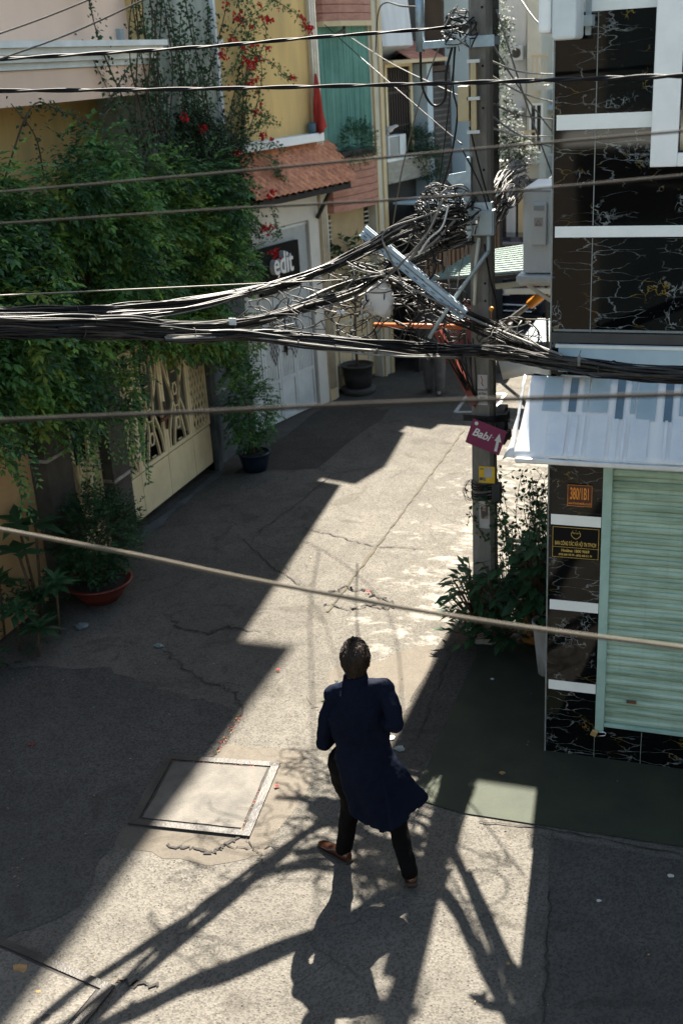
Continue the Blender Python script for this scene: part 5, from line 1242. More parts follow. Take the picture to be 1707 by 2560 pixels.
# knot clamps and tags
t = thing('white_bag_scrap', 'torn white plastic scrap hanging under the knot', 'plastic scrap', at(870, 690, 9.0)); g = MB(); q = at(870, 660, 9.0); rr = random.Random(2); rings = []
for i in range(8):
    a = i/7; rings.append([(q.x+(.03+.09*sin(a*2.6))*cos(b)*(1+.4*sin(3*b+i)), 9.0+.03*sin(b), q.z+.05-.28*a+.02*sin(2*b)) for b in [2*pi*k/12 for k in range(12)]])
g.loft(rings); g.build('scrap', M['tarpwhite'], t)
for lab, x, y, Y, w_, h_, mm in (('small white paper tag hanging below the white scrap', 850, 708, 8.9, .05, .045, 'paper'), ('narrow white tag hanging left of the white scrap', 830, 712, 8.9, .02, .06, 'paper'), ('white square clip on the middle bundle', 534, 738, 7.15, .055, .05, 'letterwhite'), ('small white connector below the cable knot', 782, 716, 8.3, .07, .035, 'letterwhite'), ('white label tag on the low bundle at the right', 1329, 828, 6.95, .018, .07, 'cablepale')):
    q = at(x, y, Y); t = thing('cable_tag', lab, 'tag', q); g = MB(); g.box(q.x-w_/2, q.x+w_/2, Y-.004, Y+.004, q.z-h_/2, q.z+h_/2); g.build('tag_plate', M[mm], t, bevel=.002)
    g = MB(); g.tube([(q.x, Y, q.z+h_/2-.004), (q.x+.01, Y+.01, q.z+h_/2+.03)], .002, 5); g.build('string', M['cable'], t)
t = thing('insulator', 'dark ribbed insulator at the pole end of the upper twisted cable', 'insulator', at(1058, 62, 9.0)); g = MB(); q = at(1060, 62, 9.0)
g.T = Matrix.Translation(q) @ Matrix.Rotation(pi/2, 4, 'Y'); g.lathe((0, 0, -.06), [(0, 0), (.02, 0), (.035, .02), (.02, .03), (.035, .05), (.02, .06), (.035, .08), (.02, .1), (0, .12)], 14); g.build('porcelain', M['charcoal'], t)
g = MB(); g.beam(q+Vector((.03, 0, 0)), (PX_-.07, 9.02, q.z+.03), .03, .03); g.build('arm', M['steel'], t)
t = thing('orange_ball_tag', 'small orange ball on the wires right of the pole', 'marker', at(1128, 709, 8.6)); g = MB(); g.ell(at(1128, 709, 8.6), .02, .02, .02); g.tube([at(1128, 709, 8.6), at(1128, 730, 8.6)], .003, 5); g.build('ball', M['strip_amber'], t)

# ================================================================== FOLIAGE
def rnd_dir(rr):
    z = rr.uniform(-1, 1); a = rr.uniform(0, 2*pi); q = sqrt(1-z*z); return Vector((q*cos(a), q*sin(a), z))
def sprig(g, p, d, L, n, ls, rr, k, droop=.5, wd=.42):
    d = d.normalized(); q = p.copy(); up = Vector((0, 0, 1)); st = L/n
    for i in range(n):
        d = (d+Vector((0, 0, -droop/n))).normalized(); q = q+d*st
        s_ = d.cross(up)
        if s_.length < .1: s_ = Vector((1, 0, 0))
        s_.normalize(); sg = 1 if i % 2 else -1
        ld = (d*.55+s_*sg*.8+rnd_dir(rr)*.3).normalized(); nn = (up+rnd_dir(rr)*.55).normalized()
        g.leaf(q, ld, nn, ls*rr.uniform(.7, 1.2), ls*wd, k)
    g.leaf(q, d, (up+rnd_dir(rr)*.4).normalized(), ls, ls*wd, k)
def inpoly(x, y, P):
    c = False; j = len(P)-1
    for i in range(len(P)):
        if (P[i][1] > y) != (P[j][1] > y) and x < (P[j][0]-P[i][0])*(y-P[i][1])/(P[j][1]-P[i][1])+P[i][0]: c = not c
        j = i
    return c
LM = [L_DARK, L_MID, L_BRIGHT, L_YEL]
tree = thing('garden_tree', 'large leafy green tree spilling over the cream gates on the left', 'tree', (-7.0, 11, 0))
OUT = [(7.4, 2.1), (8.28, 2.3), (8.8, 1.95), (9.3, 1.95), (9.92, 1.9), (10.39, 2.6), (10.9, 2.4), (11.6, 2.15), (12.24, 2.05), (13.0, 1.7), (13.45, 1.8), (13.1, 2.2), (13.6, 2.9), (13.4, 3.5), (12.9, 3.9), (12.1, 4.05), (11.3, 4.15), (10.6, 4.25), (10.04, 4.5), (9.7, 4.4), (9.3, 4.2), (8.9, 4.3), (7.3, 4.3)]
g = MB(); rr = random.Random(101); cl = []
while len(cl) < 420:
    y, z = rr.uniform(7.3, 13.7), rr.uniform(1.3, 4.6)
    if inpoly(y, z, OUT): cl.append((y, z))
for (y, z) in cl:
    dep = -6.25+.38*noise.noise(Vector((y*.9, z*.9, 3)))+rr.uniform(-.35, .22); c = Vector((dep, y, z)); rad = rr.uniform(.16, .34)
    k0 = rr.choices((0, 1, 2, 3), (.34, .38, .20, .08))[0]
    for i in range(26):
        d = rnd_dir(rr); d.x = abs(d.x)*.9 if rr.random() < .8 else d.x; p = c+Vector((d.x, d.y, d.z*.8))*rad*rr.uniform(.5, 1)
        k = k0 if rr.random() < .75 else rr.choice((0, 1, 1, 2))
        sprig(g, p, d+Vector((.25, 0, .1)), rr.uniform(.12, .26), rr.randint(5, 8), rr.choice((.055, .07, .085, .10)), rr, k, .9, .46)
# hanging strands in front of pillars
def strand(p, L, rr, ks=(1, 1, 2), ls=.07, dx=0.):
    q = Vector(p); n = int(L/.03)
    for i in range(n):
        q = q+Vector((.004*sin(i*.5)+dx*.03, .006*cos(i*.31+p[1]), -.03)); s_ = 1 if i % 2 else -1
        g.leaf(q, Vector((.35, s_*.8, -.45))+rnd_dir(rr)*.3, Vector((1, 0, .6))+rnd_dir(rr)*.3, ls*rr.uniform(.75, 1.15), ls*.42, rr.choice(ks))
for yy, zz, L in ((8.05, 2.3, .75), (8.1, 2.2, .9), (8.2, 2.2, .7), (8.62, 2.2, .5), (9.15, 2.0, .55), (9.28, 1.95, .75), (9.45, 1.9, .8), (9.55, 2.0, .7), (9.9, 2.0, .95), (10.05, 1.9, .85), (10.15, 1.9, .9), (10.2, 1.6, .75), (10.32, 1.9, .8), (12.9, 1.7, .45), (13.1, 1.8, .45)):
    for j in range(3): strand((-6.08+rr.uniform(-.1, .12), yy+rr.uniform(-.05, .05), zz), L*rr.uniform(.7, 1), rr, (1, 1, 2, 0))
# sunlit tips: the sun is put into paler, yellower leaf colours
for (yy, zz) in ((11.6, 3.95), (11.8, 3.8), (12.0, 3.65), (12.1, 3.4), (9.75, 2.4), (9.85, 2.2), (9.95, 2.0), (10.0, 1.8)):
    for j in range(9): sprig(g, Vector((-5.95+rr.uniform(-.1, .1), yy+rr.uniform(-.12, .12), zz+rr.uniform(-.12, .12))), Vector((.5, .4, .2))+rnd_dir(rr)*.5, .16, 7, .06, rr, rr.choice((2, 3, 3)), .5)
g.build('crown', LM, tree)
g = MB()
g.tube(smooth_path([(-7.0, 11, 0), (-6.95, 11.05, 1.0), (-6.8, 11.0, 2.0), (-6.6, 10.8, 3.0), (-6.5, 10.6, 3.9)], 5), [.11-.003*i for i in range(21)], 10)
for b_ in ([(-6.85, 11.0, 1.8), (-6.6, 11.8, 2.6), (-6.3, 12.6, 3.0)], [(-6.8, 11, 2.0), (-6.6, 10.0, 2.9), (-6.3, 9.0, 3.4), (-6.2, 8.2, 3.6)], [(-6.7, 10.9, 2.6), (-6.4, 11.6, 3.3), (-6.2, 12.2, 3.6)], [(-6.6, 10.8, 3.0), (-6.3, 9.9, 3.2), (-6.1, 9.4, 2.6)]):
    p_ = smooth_path(b_, 6); g.tube(p_, [.05-.035*i/len(p_) for i in range(len(p_))], 7)
g.build('trunk', M['bark'], tree)

# creeper on the grey-green wall
cr = thing('wall_creeper', 'thin dark creeper climbing the grey green wall and the cornice end', 'creeper', (-6.4, 13, 0))
g = MB(); gl = MB(); rr = random.Random(55)
def bstem(pts, r, dens, ls, ks, spread=.05, gs=None, gle=None, n=7):
    gs = gs or g; gle = gle or gl
    base = smooth_path(pts, n); gs.tube(base, [r*(1-.6*i/len(base)) for i in range(len(base))], 5)
    for i, q in enumerate(base):
        for j in range(dens):
            gle.leaf(q+rnd_dir(rr)*spread*rr.random(), rnd_dir(rr)+Vector((.4, 0, -.3)), Vector((1, 0, .5))+rnd_dir(rr)*.7, ls*rr.uniform(.6, 1.2), ls*.62, rr.choice(ks))
for i in range(30):
    y0 = rr.uniform(12.3, 14.6); pts = [Vector((-6.47, y0, 3.0))]; a = rr.uniform(-.35, .35)
    for j in range(rr.randint(4, 9)): a += rr.uniform(-.35, .35); a = max(-.8, min(.8, a)); pts.append(pts[-1]+Vector((rr.uniform(-.01, .03), .42*a, .40)))
    bstem(pts, rr.uniform(.006, .014), 5, .062, (0, 0, 1), .15)
for i in range(9):
    y0 = rr.uniform(11.7, 12.4); pts = [Vector((-6.40, y0, 4.3))]
    for j in range(5): pts.append(pts[-1]+Vector((.0, rr.uniform(-.12, .22), .42)))
    bstem(pts, .012, 3, .055, (0, 0, 1), .1)
for pts in ([(-6.3, 10.1, 4.2), (-6.1, 10.6, 4.75), (-6.1, 11.0, 4.78), (-6.2, 11.5, 4.35)], [(-6.3, 8.9, 4.2), (-6.2, 9.4, 4.85), (-6.15, 9.8, 4.8), (-6.1, 10.2, 4.65)], [(-6.3, 10.5, 4.5), (-6.1, 10.9, 5.0), (-6.1, 11.2, 5.18)], [(-6.3, 9.6, 4.2), (-6.2, 9.4, 4.6), (-6.2, 9.1, 4.9)], [(-6.3, 11.2, 4.1), (-6.2, 11.7, 4.6), (-6.2, 12.2, 4.3)], [(-6.3, 10.9, 4.2), (-6.15, 11.3, 4.55), (-6.2, 11.6, 4.2), (-6.2, 11.8, 3.9)]):
    bstem(pts, .010, 4, .05, (0, 1), .07)
g.build('stems', M['twig'], cr); gl.build('leaves', [L_DARK, L_BOU], cr)

# bougainvillea
bo = thing('bougainvillea', 'bougainvillea with red flowers hanging over the yellow house wall', 'shrub', FB @ Vector((0, -.7, 0)))
g = MB(); gl = MB(); gf = MB(); rr = random.Random(77)
BP = [(-1.45, 2.55), (-.75, 2.35), (-.45, 2.6), (-.55, 2.95), (-.35, 3.2), (-.55, 3.5), (-.45, 3.9), (-.75, 4.3), (-1.2, 4.6), (-1.7, 4.7), (-2.1, 4.4), (-1.9, 3.4)]
n_ = 0
while n_ < 1500:
    u, z = rr.uniform(-2.2, -.2), rr.uniform(2.3, 4.8)
    if not inpoly(u, z, BP): continue
    n_ += 1; p = FB @ Vector((.28+.3*noise.noise(Vector((u*1.5, z*1.5, 0)))+rr.uniform(-.2, .2), u, z))
    sprig(gl, p, Vector((.6, 0, .0))+rnd_dir(rr)*.8, rr.uniform(.12, .24), 7, .055, rr, rr.choices((0, 1, 2), (.7, .27, .03))[0], .8, .62)
def bract(p, s_=1.):
    gf = MB()
    for i in range(rr.randint(9, 16)):
        q = p+rnd_dir(rr)*.055*s_*rr.random(); gf.leaf(q, rnd_dir(rr), rnd_dir(rr), .042*s_, .034*s_, 0)
    gf.build('red_flower_cluster', M['petal'], bo)
def onb(x, y, w): return onB(x, y, w)
arcs = [[(560, 330), (590, 240), (600, 150), (560, 60), (540, -20)], [(540, 200), (590, 140), (610, 60), (560, -10)], [(560, 120), (620, 140), (650, 170), (672, 182)], [(600, -10), (650, 10), (690, 40), (706, 66)], [(560, 300), (600, 280), (640, 285)], [(560, 250), (600, 262), (625, 268)], [(580, 330), (620, 330), (660, 345)], [(590, 350), (630, 370), (640, 400)], [(620, 380), (640, 400), (650, 415)], [(520, 120), (545, 60), (600, 20), (640, -10)],
        [(590, 430), (620, 470), (632, 510), (640, 540)], [(585, 500), (610, 530), (640, 545)], [(540, 350), (585, 300), (600, 260), (590, 200)], [(520, 300), (560, 200), (580, 120), (585, 40)], [(470, 200), (530, 160), (560, 100), (575, 50), (550, -20)]]
for A_ in arcs:
    w0 = rr.uniform(.25, .45); bstem([onb(x, y, w0) for x, y in A_], .007, 5, .048, (1, 1, 2), .10, g, gl, 9)
for x, y, s_ in [(612, 44, 1), (620, 47, 1), (603, 42, .8), (545, 35, 1), (553, 48, .9), (530, 90, 1), (520, 10, .8), (565, 140, 1), (575, 146, 1), (582, 150, .9), (590, 135, .8), (585, 103, .8), (692, 35, .7), (700, 50, .8), (708, 62, 1), (716, 68, .8), (672, 180, .8), (585, 185, .9), (575, 192, .8), (590, 180, .7), (590, 255, .9), (603, 305, 1), (606, 312, .8), (545, 355, 1), (548, 350, .8), (468, 290, 1), (425, 270, .9), (475, 295, .8), (610, 525, 1.1), (600, 528, .9), (622, 522, .8), (632, 578, 1.3), (628, 580, 1), (470, 582, .9), (618, 448, 1.1), (624, 440, .8), (515, 600, 1), (516, 596, .9), (615, 108, .8), (540, 95, .7), (560, 110, .6), (440, 198, .7), (625, 322, .8), (578, 60, .6), (530, 200, .7), (515, 125, .9), (505, 122, .8), (588, 210, .5), (600, 238, .5), (640, 20, .5), (595, 8, .6)]:
    p = onb(x, y, .5+rr.uniform(-.08, .08)); bract(p, s_*1.35)
g.build('branches', M['twig'], bo); gl.build('leaves', [L_BOU, L_DARK, L_MID], bo); pass

# potted and ground plants
def bush(gl, c, rx, ry, rz, n, ls, ks, rr, L=.16, droop=.4, wd=.5, nl=6):
    for i in range(n):
        d = rnd_dir(rr); p = Vector(c)+Vector((d.x*rx, d.y*ry, d.z*rz))*rr.uniform(.45, 1)*(1+.25*noise.noise(d*2.3+Vector(c)))
        sprig(gl, p, d+Vector((0, 0, .3)), L*rr.uniform(.6, 1.2), nl, ls, rr, rr.choice(ks), droop, wd)
def pot(t, c, r, h, material, rim=.015, soil=True, flare=.7, name='pot'):
    g = MB(); g.lathe(c, [(0, 0), (r*flare, 0), (r*(flare+1)/2*1.02, h*.5), (r, h*.93), (r+rim, h*.94), (r+rim, h), (r-.012, h), (r-.02, h*.9), (0, h*.9)], 28); g.build(name, material, t)
    if soil: g = MB(); g.lathe(Vector(c)+Vector((0, 0, h*.88)), [(0, .012), (r*.5, .02), (r-.022, .0)], 20); g.build('soil', M['soil'], t)
rr = random.Random(9)
t = thing('potted_shrub', 'small leaved shrub in a wide red clay bowl before the cream gates', 'potted plant', (-6.05, 9.1, 0))
pot(t, (-6.05, 9.1, 0), .34, .22, M['redpot'], flare=.55); gl = MB(); bush(gl, (-6.1, 9.25, .66), .42, .50, .40, 1300, .042, (0, 0, 0, 1), rr, .14, .2, .55, 7); gl.build('foliage', [L_DARK, L_BOU], t)
g = MB()
for i in range(7): g.tube([(-6.05, 9.1, .18), (-6.05+rr.uniform(-.15, .15), 9.15+rr.uniform(-.2, .2), .5), (-6.08+rr.uniform(-.3, .3), 9.25+rr.uniform(-.35, .35), .85)], .012, 6)
g.build('stems', M['twig'], t)
t = thing('potted_bush', 'tall leafy bush in a blue glazed pot at the grey wall before the white gate', 'potted plant', (-5.97, 13.1, 0))
pot(t, (-5.97, 13.1, 0), .21, .26, M['bluepot'], flare=.75); gl = MB()
bush(gl, (-6.0, 13.15, .85), .27, .34, .52, 520, .062, (0, 1, 1), rr, .18, .9, .45); bush(gl, (-6.1, 13.0, 1.45), .2, .3, .22, 90, .06, (1, 1, 2), rr, .18, .9, .45); gl.build('foliage', [L_DARK, L_MID, L_BRIGHT], t)
g = MB(); g.tube([(-5.97, 13.1, .2), (-6.0, 13.12, .8), (-6.1, 13.0, 1.4)], [.02, .015, .01], 7); g.build('stem', M['bark'], t)
t = thing('potted_tree', 'slender tree in a large black pot with saucer beyond the white gate', 'potted plant', (-5.72, 16.9, 0))
pot(t, (-5.72, 16.9, .10), .25, .38, M['blackpot'], .02, flare=.85); g = MB(); g.lathe((-5.72, 16.9, 0), [(0, 0), (.26, 0), (.29, .09), (.27, .10), (.2, .11), (0, .11)], 24); g.build('saucer', M['charcoal'], t)
g = MB(); g.tube([(-5.72, 16.9, .4), (-5.73, 16.9, .9), (-5.70, 16.92, 1.6), (-5.72, 16.9, 2.1)], [.025, .022, .018, .01], 8); g.build('stem', M['bark'], t)
gl = MB(); bush(gl, (-5.72, 16.9, 2.1), .32, .32, .42, 60, .13, (0, 1), rr, .2, .6, .55, 5); bush(gl, (-5.70, 16.8, .85), .12, .12, .08, 6, .09, (0, 1), rr, .12, .6, .5, 4); gl.build('foliage', [L_DARK, L_BROAD], t)
t = thing('balcony_hedge', 'dense dark hedge plant on the green curtain balcony', 'hedge', FB @ Vector((.1, 2.5, 3.66)))
gl = MB(); bush(gl, FB @ Vector((.12, 2.55, 3.90)), .22, .55, .28, 420, .04, (0, 0, 1), rr, .12, .3, .5, 6); gl.build('foliage', [L_DARK, L_BOU], t)
g = MB(); g.T = FB; g.box(.0, .14, 2.1, 3.05, 3.665, 3.80); g.build('planter', M['charcoal'], t, bevel=.01)
t = thing('trailing_plant', 'dark trailing plant spilling off the far stone balcony', 'plant', FB @ Vector((.0, 4.6, 3.5)))
gl = MB(); bush(gl, FB @ Vector((.0, 4.65, 3.68)), .22, .42, .24, 420, .045, (0, 0, 1), rr, .14, .8, .5, 6); bush(gl, FB @ Vector((.12, 4.85, 3.36)), .15, .26, .26, 220, .045, (0, 0, 1), rr, .14, .9, .5, 6); gl.build('foliage', [L_DARK, L_BOU], t)
t = thing('cage_creeper', 'dark creeper on the iron cage and wall right of the pole', 'plant', at(1170, 330, 23))
gl = MB()
for x, y, a, b_ in ((1150, 320, .25, .35), (1172, 345, .3, .25), (1190, 340, .3, .14), (1140, 30, .2, .5), (1146, 100, .15, .35), (1146, 210, .15, .45), (1160, 290, .25, .3)): bush(gl, at(x, y, 21.4), a*.8, .2, b_*.9, 80, .07, (0,), rr, .2, .7, .5, 5)
gl.build('foliage', [L_BOU], t)
# plants at the pole and shop corner
t = thing('bare_twig_shrub', 'airy shrub with many fine twigs between the pole and the shop corner', 'shrub', (-1.5, 9.2, 0))
g = MB(); gl = MB()
for i in range(34):
    x0, y0 = -1.5+rr.uniform(-.12, .12), 9.15+rr.uniform(-.12, .12); pts = [Vector((x0, y0, .3))]; dx, dy = rr.uniform(-.14, .13), rr.uniform(-.12, .12)
    for j in range(6): pts.append(pts[-1]+Vector((dx*.55+rr.uniform(-.05, .05), dy+rr.uniform(-.04, .04), rr.uniform(.15, .24))))
    base = smooth_path(pts, 4); g.tube(base, .0035, 5)
    for q in base[7:]:
        for k in range(2): gl.leaf(q+rnd_dir(rr)*.03, rnd_dir(rr), rnd_dir(rr), .05*rr.uniform(.6, 1.2), .034, 0)
        if rr.random() < .5: w_ = q+rnd_dir(rr)*.13; g.tube([q, w_], .0022, 4); gl.leaf(w_, rnd_dir(rr), rnd_dir(rr), .045, .03, 0); gl.leaf(w_, rnd_dir(rr), rnd_dir(rr), .045, .03, 0)
g.build('twigs', M['twig'], t); gl.build('leaves', [L_DARK], t)
pot(t, (-1.52, 9.2, 0), .17, .3, M['orangepot'])
T_ = facing((-1.56, 9.2-.165, .16), (-.15, -1, .1))
txt('LOVE', .10, M['ink'], T_, t, 'pot_lettering', bold=.002)
t = thing('broadleaf_plant', 'dense dark broadleaf plant at the foot of the pole with pointed leaves', 'plant', (-2.0, 9.1, 0)); gl = MB(); g = MB()
def bigleaves(c, n, L, ks, rr, spread=.3, up=.5, wd=.36, h0=.15, h1=.9):
    for i in range(n):
        a = rr.uniform(0, 2*pi); zz = rr.uniform(h0, h1); q = Vector(c)+Vector((cos(a), sin(a), 0))*spread*rr.uniform(.2, 1)*(1-.3*abs(zz-.45)); q.z = zz
        g.tube([Vector(c)+Vector((0, 0, zz*.4)), q], .004, 4)
        gl.leaf(q, Vector((cos(a), sin(a), rr.uniform(-.5, up))), Vector((0, 0, 1))+rnd_dir(rr)*.3, L*rr.uniform(.7, 1.2), L*wd, rr.choice(ks))
bigleaves((-2.03, 9.0, 0), 210, .15, (0, 1), rr, .30, .5, .38, .12, .78); bigleaves((-1.75, 9.05, 0), 200, .14, (0, 0, 1), rr, .30, .4, .45, .1, .9)
g.build('stems', M['twig'], t); gl.build('leaves', [L_DARK, L_BROAD], t)
t = thing('potted_broadleaf', 'broad heart leaved plant in a tall ribbed grey pot at the shop corner', 'potted plant', (-1.38, 8.75, 0)); gl = MB(); g = MB()
bigleaves((-1.42, 8.8, 0), 230, .16, (0, 1, 1), rr, .27, .3, .62, .45, 1.25)
g.build('stems', M['twig'], t); gl.build('leaves', [L_DARK, L_BROAD], t); pot(t, (-1.31, 8.62, 0), .13, .52, M['greypot'], .008, flare=.62)
t = thing('spiky_plant', 'spiky upright leaves rising against the marble corner', 'plant', (-1.2, 8.5, 1.1)); gl = MB()
for i in range(14): gl.leaf(Vector((-1.22, 8.5, 1.1)), Vector((rr.uniform(-.3, .15), rr.uniform(-.3, .3), 1)), rnd_dir(rr), rr.uniform(.3, .62), .035, 0)
gl.build('leaves', [L_DARK], t); g = MB(); g.tube([(-1.22, 8.5, .4), (-1.22, 8.5, 1.15)], .012, 6); g.build('stem', M['twig'], t)
t = thing('corner_plants', 'dark rosette plant with long drooping leaves in the lower left by the apricot wall', 'plant', (-6.25, 8.1, 0)); gl = MB(); g = MB()
def rosette(c, n, L, wd, rr, ks, tilt=.35):
    for i in range(n):
        a = 2*pi*i/n+rr.uniform(-.15, .15); gl.leaf(Vector(c), Vector((cos(a), sin(a), rr.uniform(-.2, tilt))), Vector((0, 0, 1)), L*rr.uniform(.8, 1.1), wd, rr.choice(ks))
for c in ((-6.0, 8.3, .55), (-6.2, 7.9, .42), (-5.95, 7.85, .3), (-6.3, 8.35, .35), (-6.5, 8.1, .6)):
    g.tube([(c[0]-.05, c[1], 0), c], .012, 6); rosette(c, 11, .27, .085, rr, (0, 1)); rosette((c[0], c[1], c[2]+.05), 7, .18, .06, rr, (0, 1), .8)
g.build('stems', M['twig'], t); gl.build('leaves', [L_DARK, L_BROAD], t)
t = thing('large_leaf_plant', 'plant with large dark leaves against the apricot wall at the left edge', 'plant', (-6.4, 8.6, 0)); gl = MB(); g = MB()
for c in ((-6.3, 8.55, 1.05), (-6.35, 8.35, 1.15), (-6.3, 8.2, .9)): g.tube([(-6.38, 8.5, 0), c], .014, 6); rosette(c, 8, .33, .13, rr, (0,), .5)
g.build('stems', M['twig'], t); gl.build('leaves', [L_DARK], t)
t = thing('undergrowth', 'dim low ground cover leaves along the foot of the apricot wall', 'ground cover', (-6.3, 8, 0)); t['kind'] = 'stuff'
gl = MB(); bush(gl, (-6.35, 8.1, .12), .3, 1.1, .35, 260, .06, (0, 1), rr, .14, .4, .45, 5); gl.build('leaves', [L_DARK, L_BROAD], t)

# ================================================================== LITTER
def scrap(label, px, py, s_, mm, name='litter_scrap', flat=.3, seed=1, cat='litter', z0=.011):
    rr = random.Random(seed); c = gnd(px, py); g = MB(); rings = []
    for i in range(4):
        a = i/3; rings.append([(c.x+s_*(1-.5*a)*cos(b)*rr.uniform(.5, 1), c.y+s_*(1-.5*a)*sin(b)*rr.uniform(.4, .9), z0+s_*flat*a*rr.uniform(.4, 1)) for b in [2*pi*k/9 for k in range(9)]])
    g.loft(rings, smooth=False); return tag(g.build(name, M[mm], fixn=True), label, cat)
scrap('crumpled pale plastic bag on the shaded road below the red clay bowl', 190, 1440, .10, 'plastic', 'plastic_bag', .3, 1)
scrap('crumpled clear plastic wrapper right of the pale plastic bag', 365, 1485, .06, 'plastic', 'plastic_wrapper', .3, 2)
scrap('white paper scrap beside the coat of the walking man', 899, 1697, .045, 'paper', 'paper_scrap', .12, 3)
t = scrap('pale plastic pouch on the road right of the walking man', 918, 1722, .06, 'plastic', 'plastic_pouch', .15, 4)
scrap('white foam scrap at the foot of the pole', 1078, 1447, .06, 'paper', 'foam_scrap', .4, 5)
scrap('small white scrap on the green floor', 1130, 1562, .022, 'paper', 'paper_scrap', .4, 6, z0=.0115)
scrap('brown dry leaf on the green floor', 1153, 1778, .035, 'dryleaf', 'dry_leaf', .2, 7, z0=.0115)
scrap('pale scrap on the green floor far right of the man', 1540-0, 1545+470, .03, 'paper', 'paper_scrap', .3, 8, z0=.0115)
scrap('crumpled paper at the edge of the green floor', 1375, 2072, .022, 'paper', 'paper_scrap', .4, 9)
scrap('brown dry leaf lying on the bottom left cover frame', 48, 2228, .06, 'dryleaf', 'dry_leaf', .15, 10, z0=.018)
scrap('tan dry leaf on the terrazzo cover slab', 88, 2283, .03, 'dryleaf', 'dry_leaf', .2, 11, z0=.015)
scrap('orange leaf on the sunlit strip right of the man', 1167, 2217, .018, 'dryleaf', 'dry_leaf', .2, 12)
g = MB(); rr = random.Random(31)
def flake(g, p, s_, k): a = rr.uniform(0, 6.3); g.leaf(p, Vector((cos(a), sin(a), .15)), Vector((0, 0, 1))+rnd_dir(rr)*.3, s_, s_*.6, k)
for i in range(900):
    y = rr.uniform(4.2, 17); x = rr.uniform(-6.3, -.2)
    if rr.random() < .6 and y < 11: x = rr.uniform(-6.3, -4.2)
    if inpoly(x, y, [(-4.1, 6.7), (-3, 6.8), (-2.9, 5.8), (-4, 5.7)]): continue
    flake(g, Vector((x, y, .011)), rr.uniform(.008, .022), rr.choices((0, 1, 2, 3), (.42, .36, .20, .02))[0])
for i in range(130):   # petals caught in the cover slots
    e = rr.choice((((-3.05, 6.6), (-2.96, 5.98)), ((-3.9, 6.6), (-3.15, 6.68)), ((-3.05, 6.4), (-3.0, 5.9)))); f_ = rr.random(); x = e[0][0]+(e[1][0]-e[0][0])*f_-.07; y = e[0][1]+(e[1][1]-e[0][1])*f_
    flake(g, Vector((x+rr.uniform(-.02, .02), y+rr.uniform(-.02, .02), .015)), rr.uniform(.01, .018), rr.choice((0, 0, 3, 1)))
for i in range(60):
    p = gnd(*((lambda f_: (555-70*f_+rr.uniform(-6, 6), 1640+110*f_))(rr.random()))); flake(g, Vector((p.x, p.y, .012)), rr.uniform(.010, .02), rr.choice((0, 0, 1, 3)))
tag(g.build('fallen_leaves', [M['dryleaf'], M['soil'], M['cablepale'], M['petal']]), 'tiny fallen leaves, petals and grit scattered over the road', 'leaf litter', kind='stuff')
for i, (x, y) in enumerate(((640, 1540), (845, 1360), (70, 1712), (640, 1807))):
    g = MB(); p = gnd(x, y, .012)
    for k in range(4): flake(g, p+Vector((rr.uniform(-.012, .012), rr.uniform(-.012, .012), .003*k)), .03, 0)
    tag(g.build('fallen_petal', M['petal']), ('single red petal cluster on the road at the tip of the long shadow', 'single red petal on the sunlit lane above the man', 'red petal at the left edge of the shaded road', 'red petal beside the right edge of the steel framed cover')[i], 'petal', 'fallen red petals')
# small cover and step far beyond pole
t = thing('drain_frame', 'small steel drain frame in the lane just behind the pole', 'drain', gnd(1075, 935)); g = MB()
a_, b_, c_, d_ = gnd(1045, 947), gnd(1135, 945), gnd(1160, 905), gnd(1075, 905)
for p, q in ((a_, b_), (b_, c_), (c_, d_), (d_, a_)): g.beam(p+Vector((0, 0, .006)), q+Vector((0, 0, .006)), .05, .01)
g.build('frame', M['alu'], t)

# ================================================================== PEOPLE
def vox(o, v, sm=3):
    r_ = o.modifiers.new('join', 'REMESH'); r_.mode = 'VOXEL'; r_.voxel_size = v; r_.use_smooth_shade = True
    if sm: s_ = o.modifiers.new('soft', 'SMOOTH'); s_.iterations = sm; s_.factor = .5
def folds(o, st, sc, name='folds'):
    tx = bpy.data.textures.get(name) or bpy.data.textures.new(name, 'CLOUDS'); tx.noise_scale = sc; tx.noise_depth = 2
    d = o.modifiers.new('folds', 'DISPLACE'); d.texture = tx; d.strength = st; d.mid_level = .5; d.texture_coords = 'LOCAL'
def limb(g, pts, rs, n=6, seg=14):
    base = smooth_path(pts, n); rr_ = smooth_path([Vector((r, 0, 0)) for r in rs], n); rl = [v.x for v in rr_]
    g.tube(base, rl, seg)
    g.ell(base[0], rl[0], rl[0], rl[0], 12, 8); g.ell(base[-1], rl[-1], rl[-1], rl[-1], 12, 8)
def shoe(g, gs, heel, toe, pitch_h=0., s_=1.):
    heel = Vector(heel); toe = Vector(toe); d = (toe-heel); L = d.length; d.normalize(); sd_ = d.cross(Vector((0, 0, 1))).normalized(); up = sd_.cross(d)
    prof = [(0, .026, .075, .035), (.08, .036, .085, .037), (.22, .038, .088, .033), (.4, .037, .078, .032), (.6, .044, .052, .028), (.8, .045, .042, .022), (.93, .034, .034, .018), (1, .015, .024, .014)]
    R_ = []
    for f_, w, h, o in prof:
        c = heel+d*L*f_; R_.append([c+sd_*w*s_*cos(a)+up*(h*s_*.5+h*s_*.5*sin(a)) for a in [2*pi*k/14 for k in range(14)]])
    g.loft(R_); R2 = []
    for f_, w, h, o in prof:
        c = heel+d*(L*f_*1.02-.003); R2.append([c+sd_*(w+.003)*s_*cos(a)+up*(-.004+(.010 if sin(a) > 0 else -.006-(.014 if f_ < .25 else 0))) for a in [2*pi*k/14 for k in range(14)]])
    gs.loft(R2)
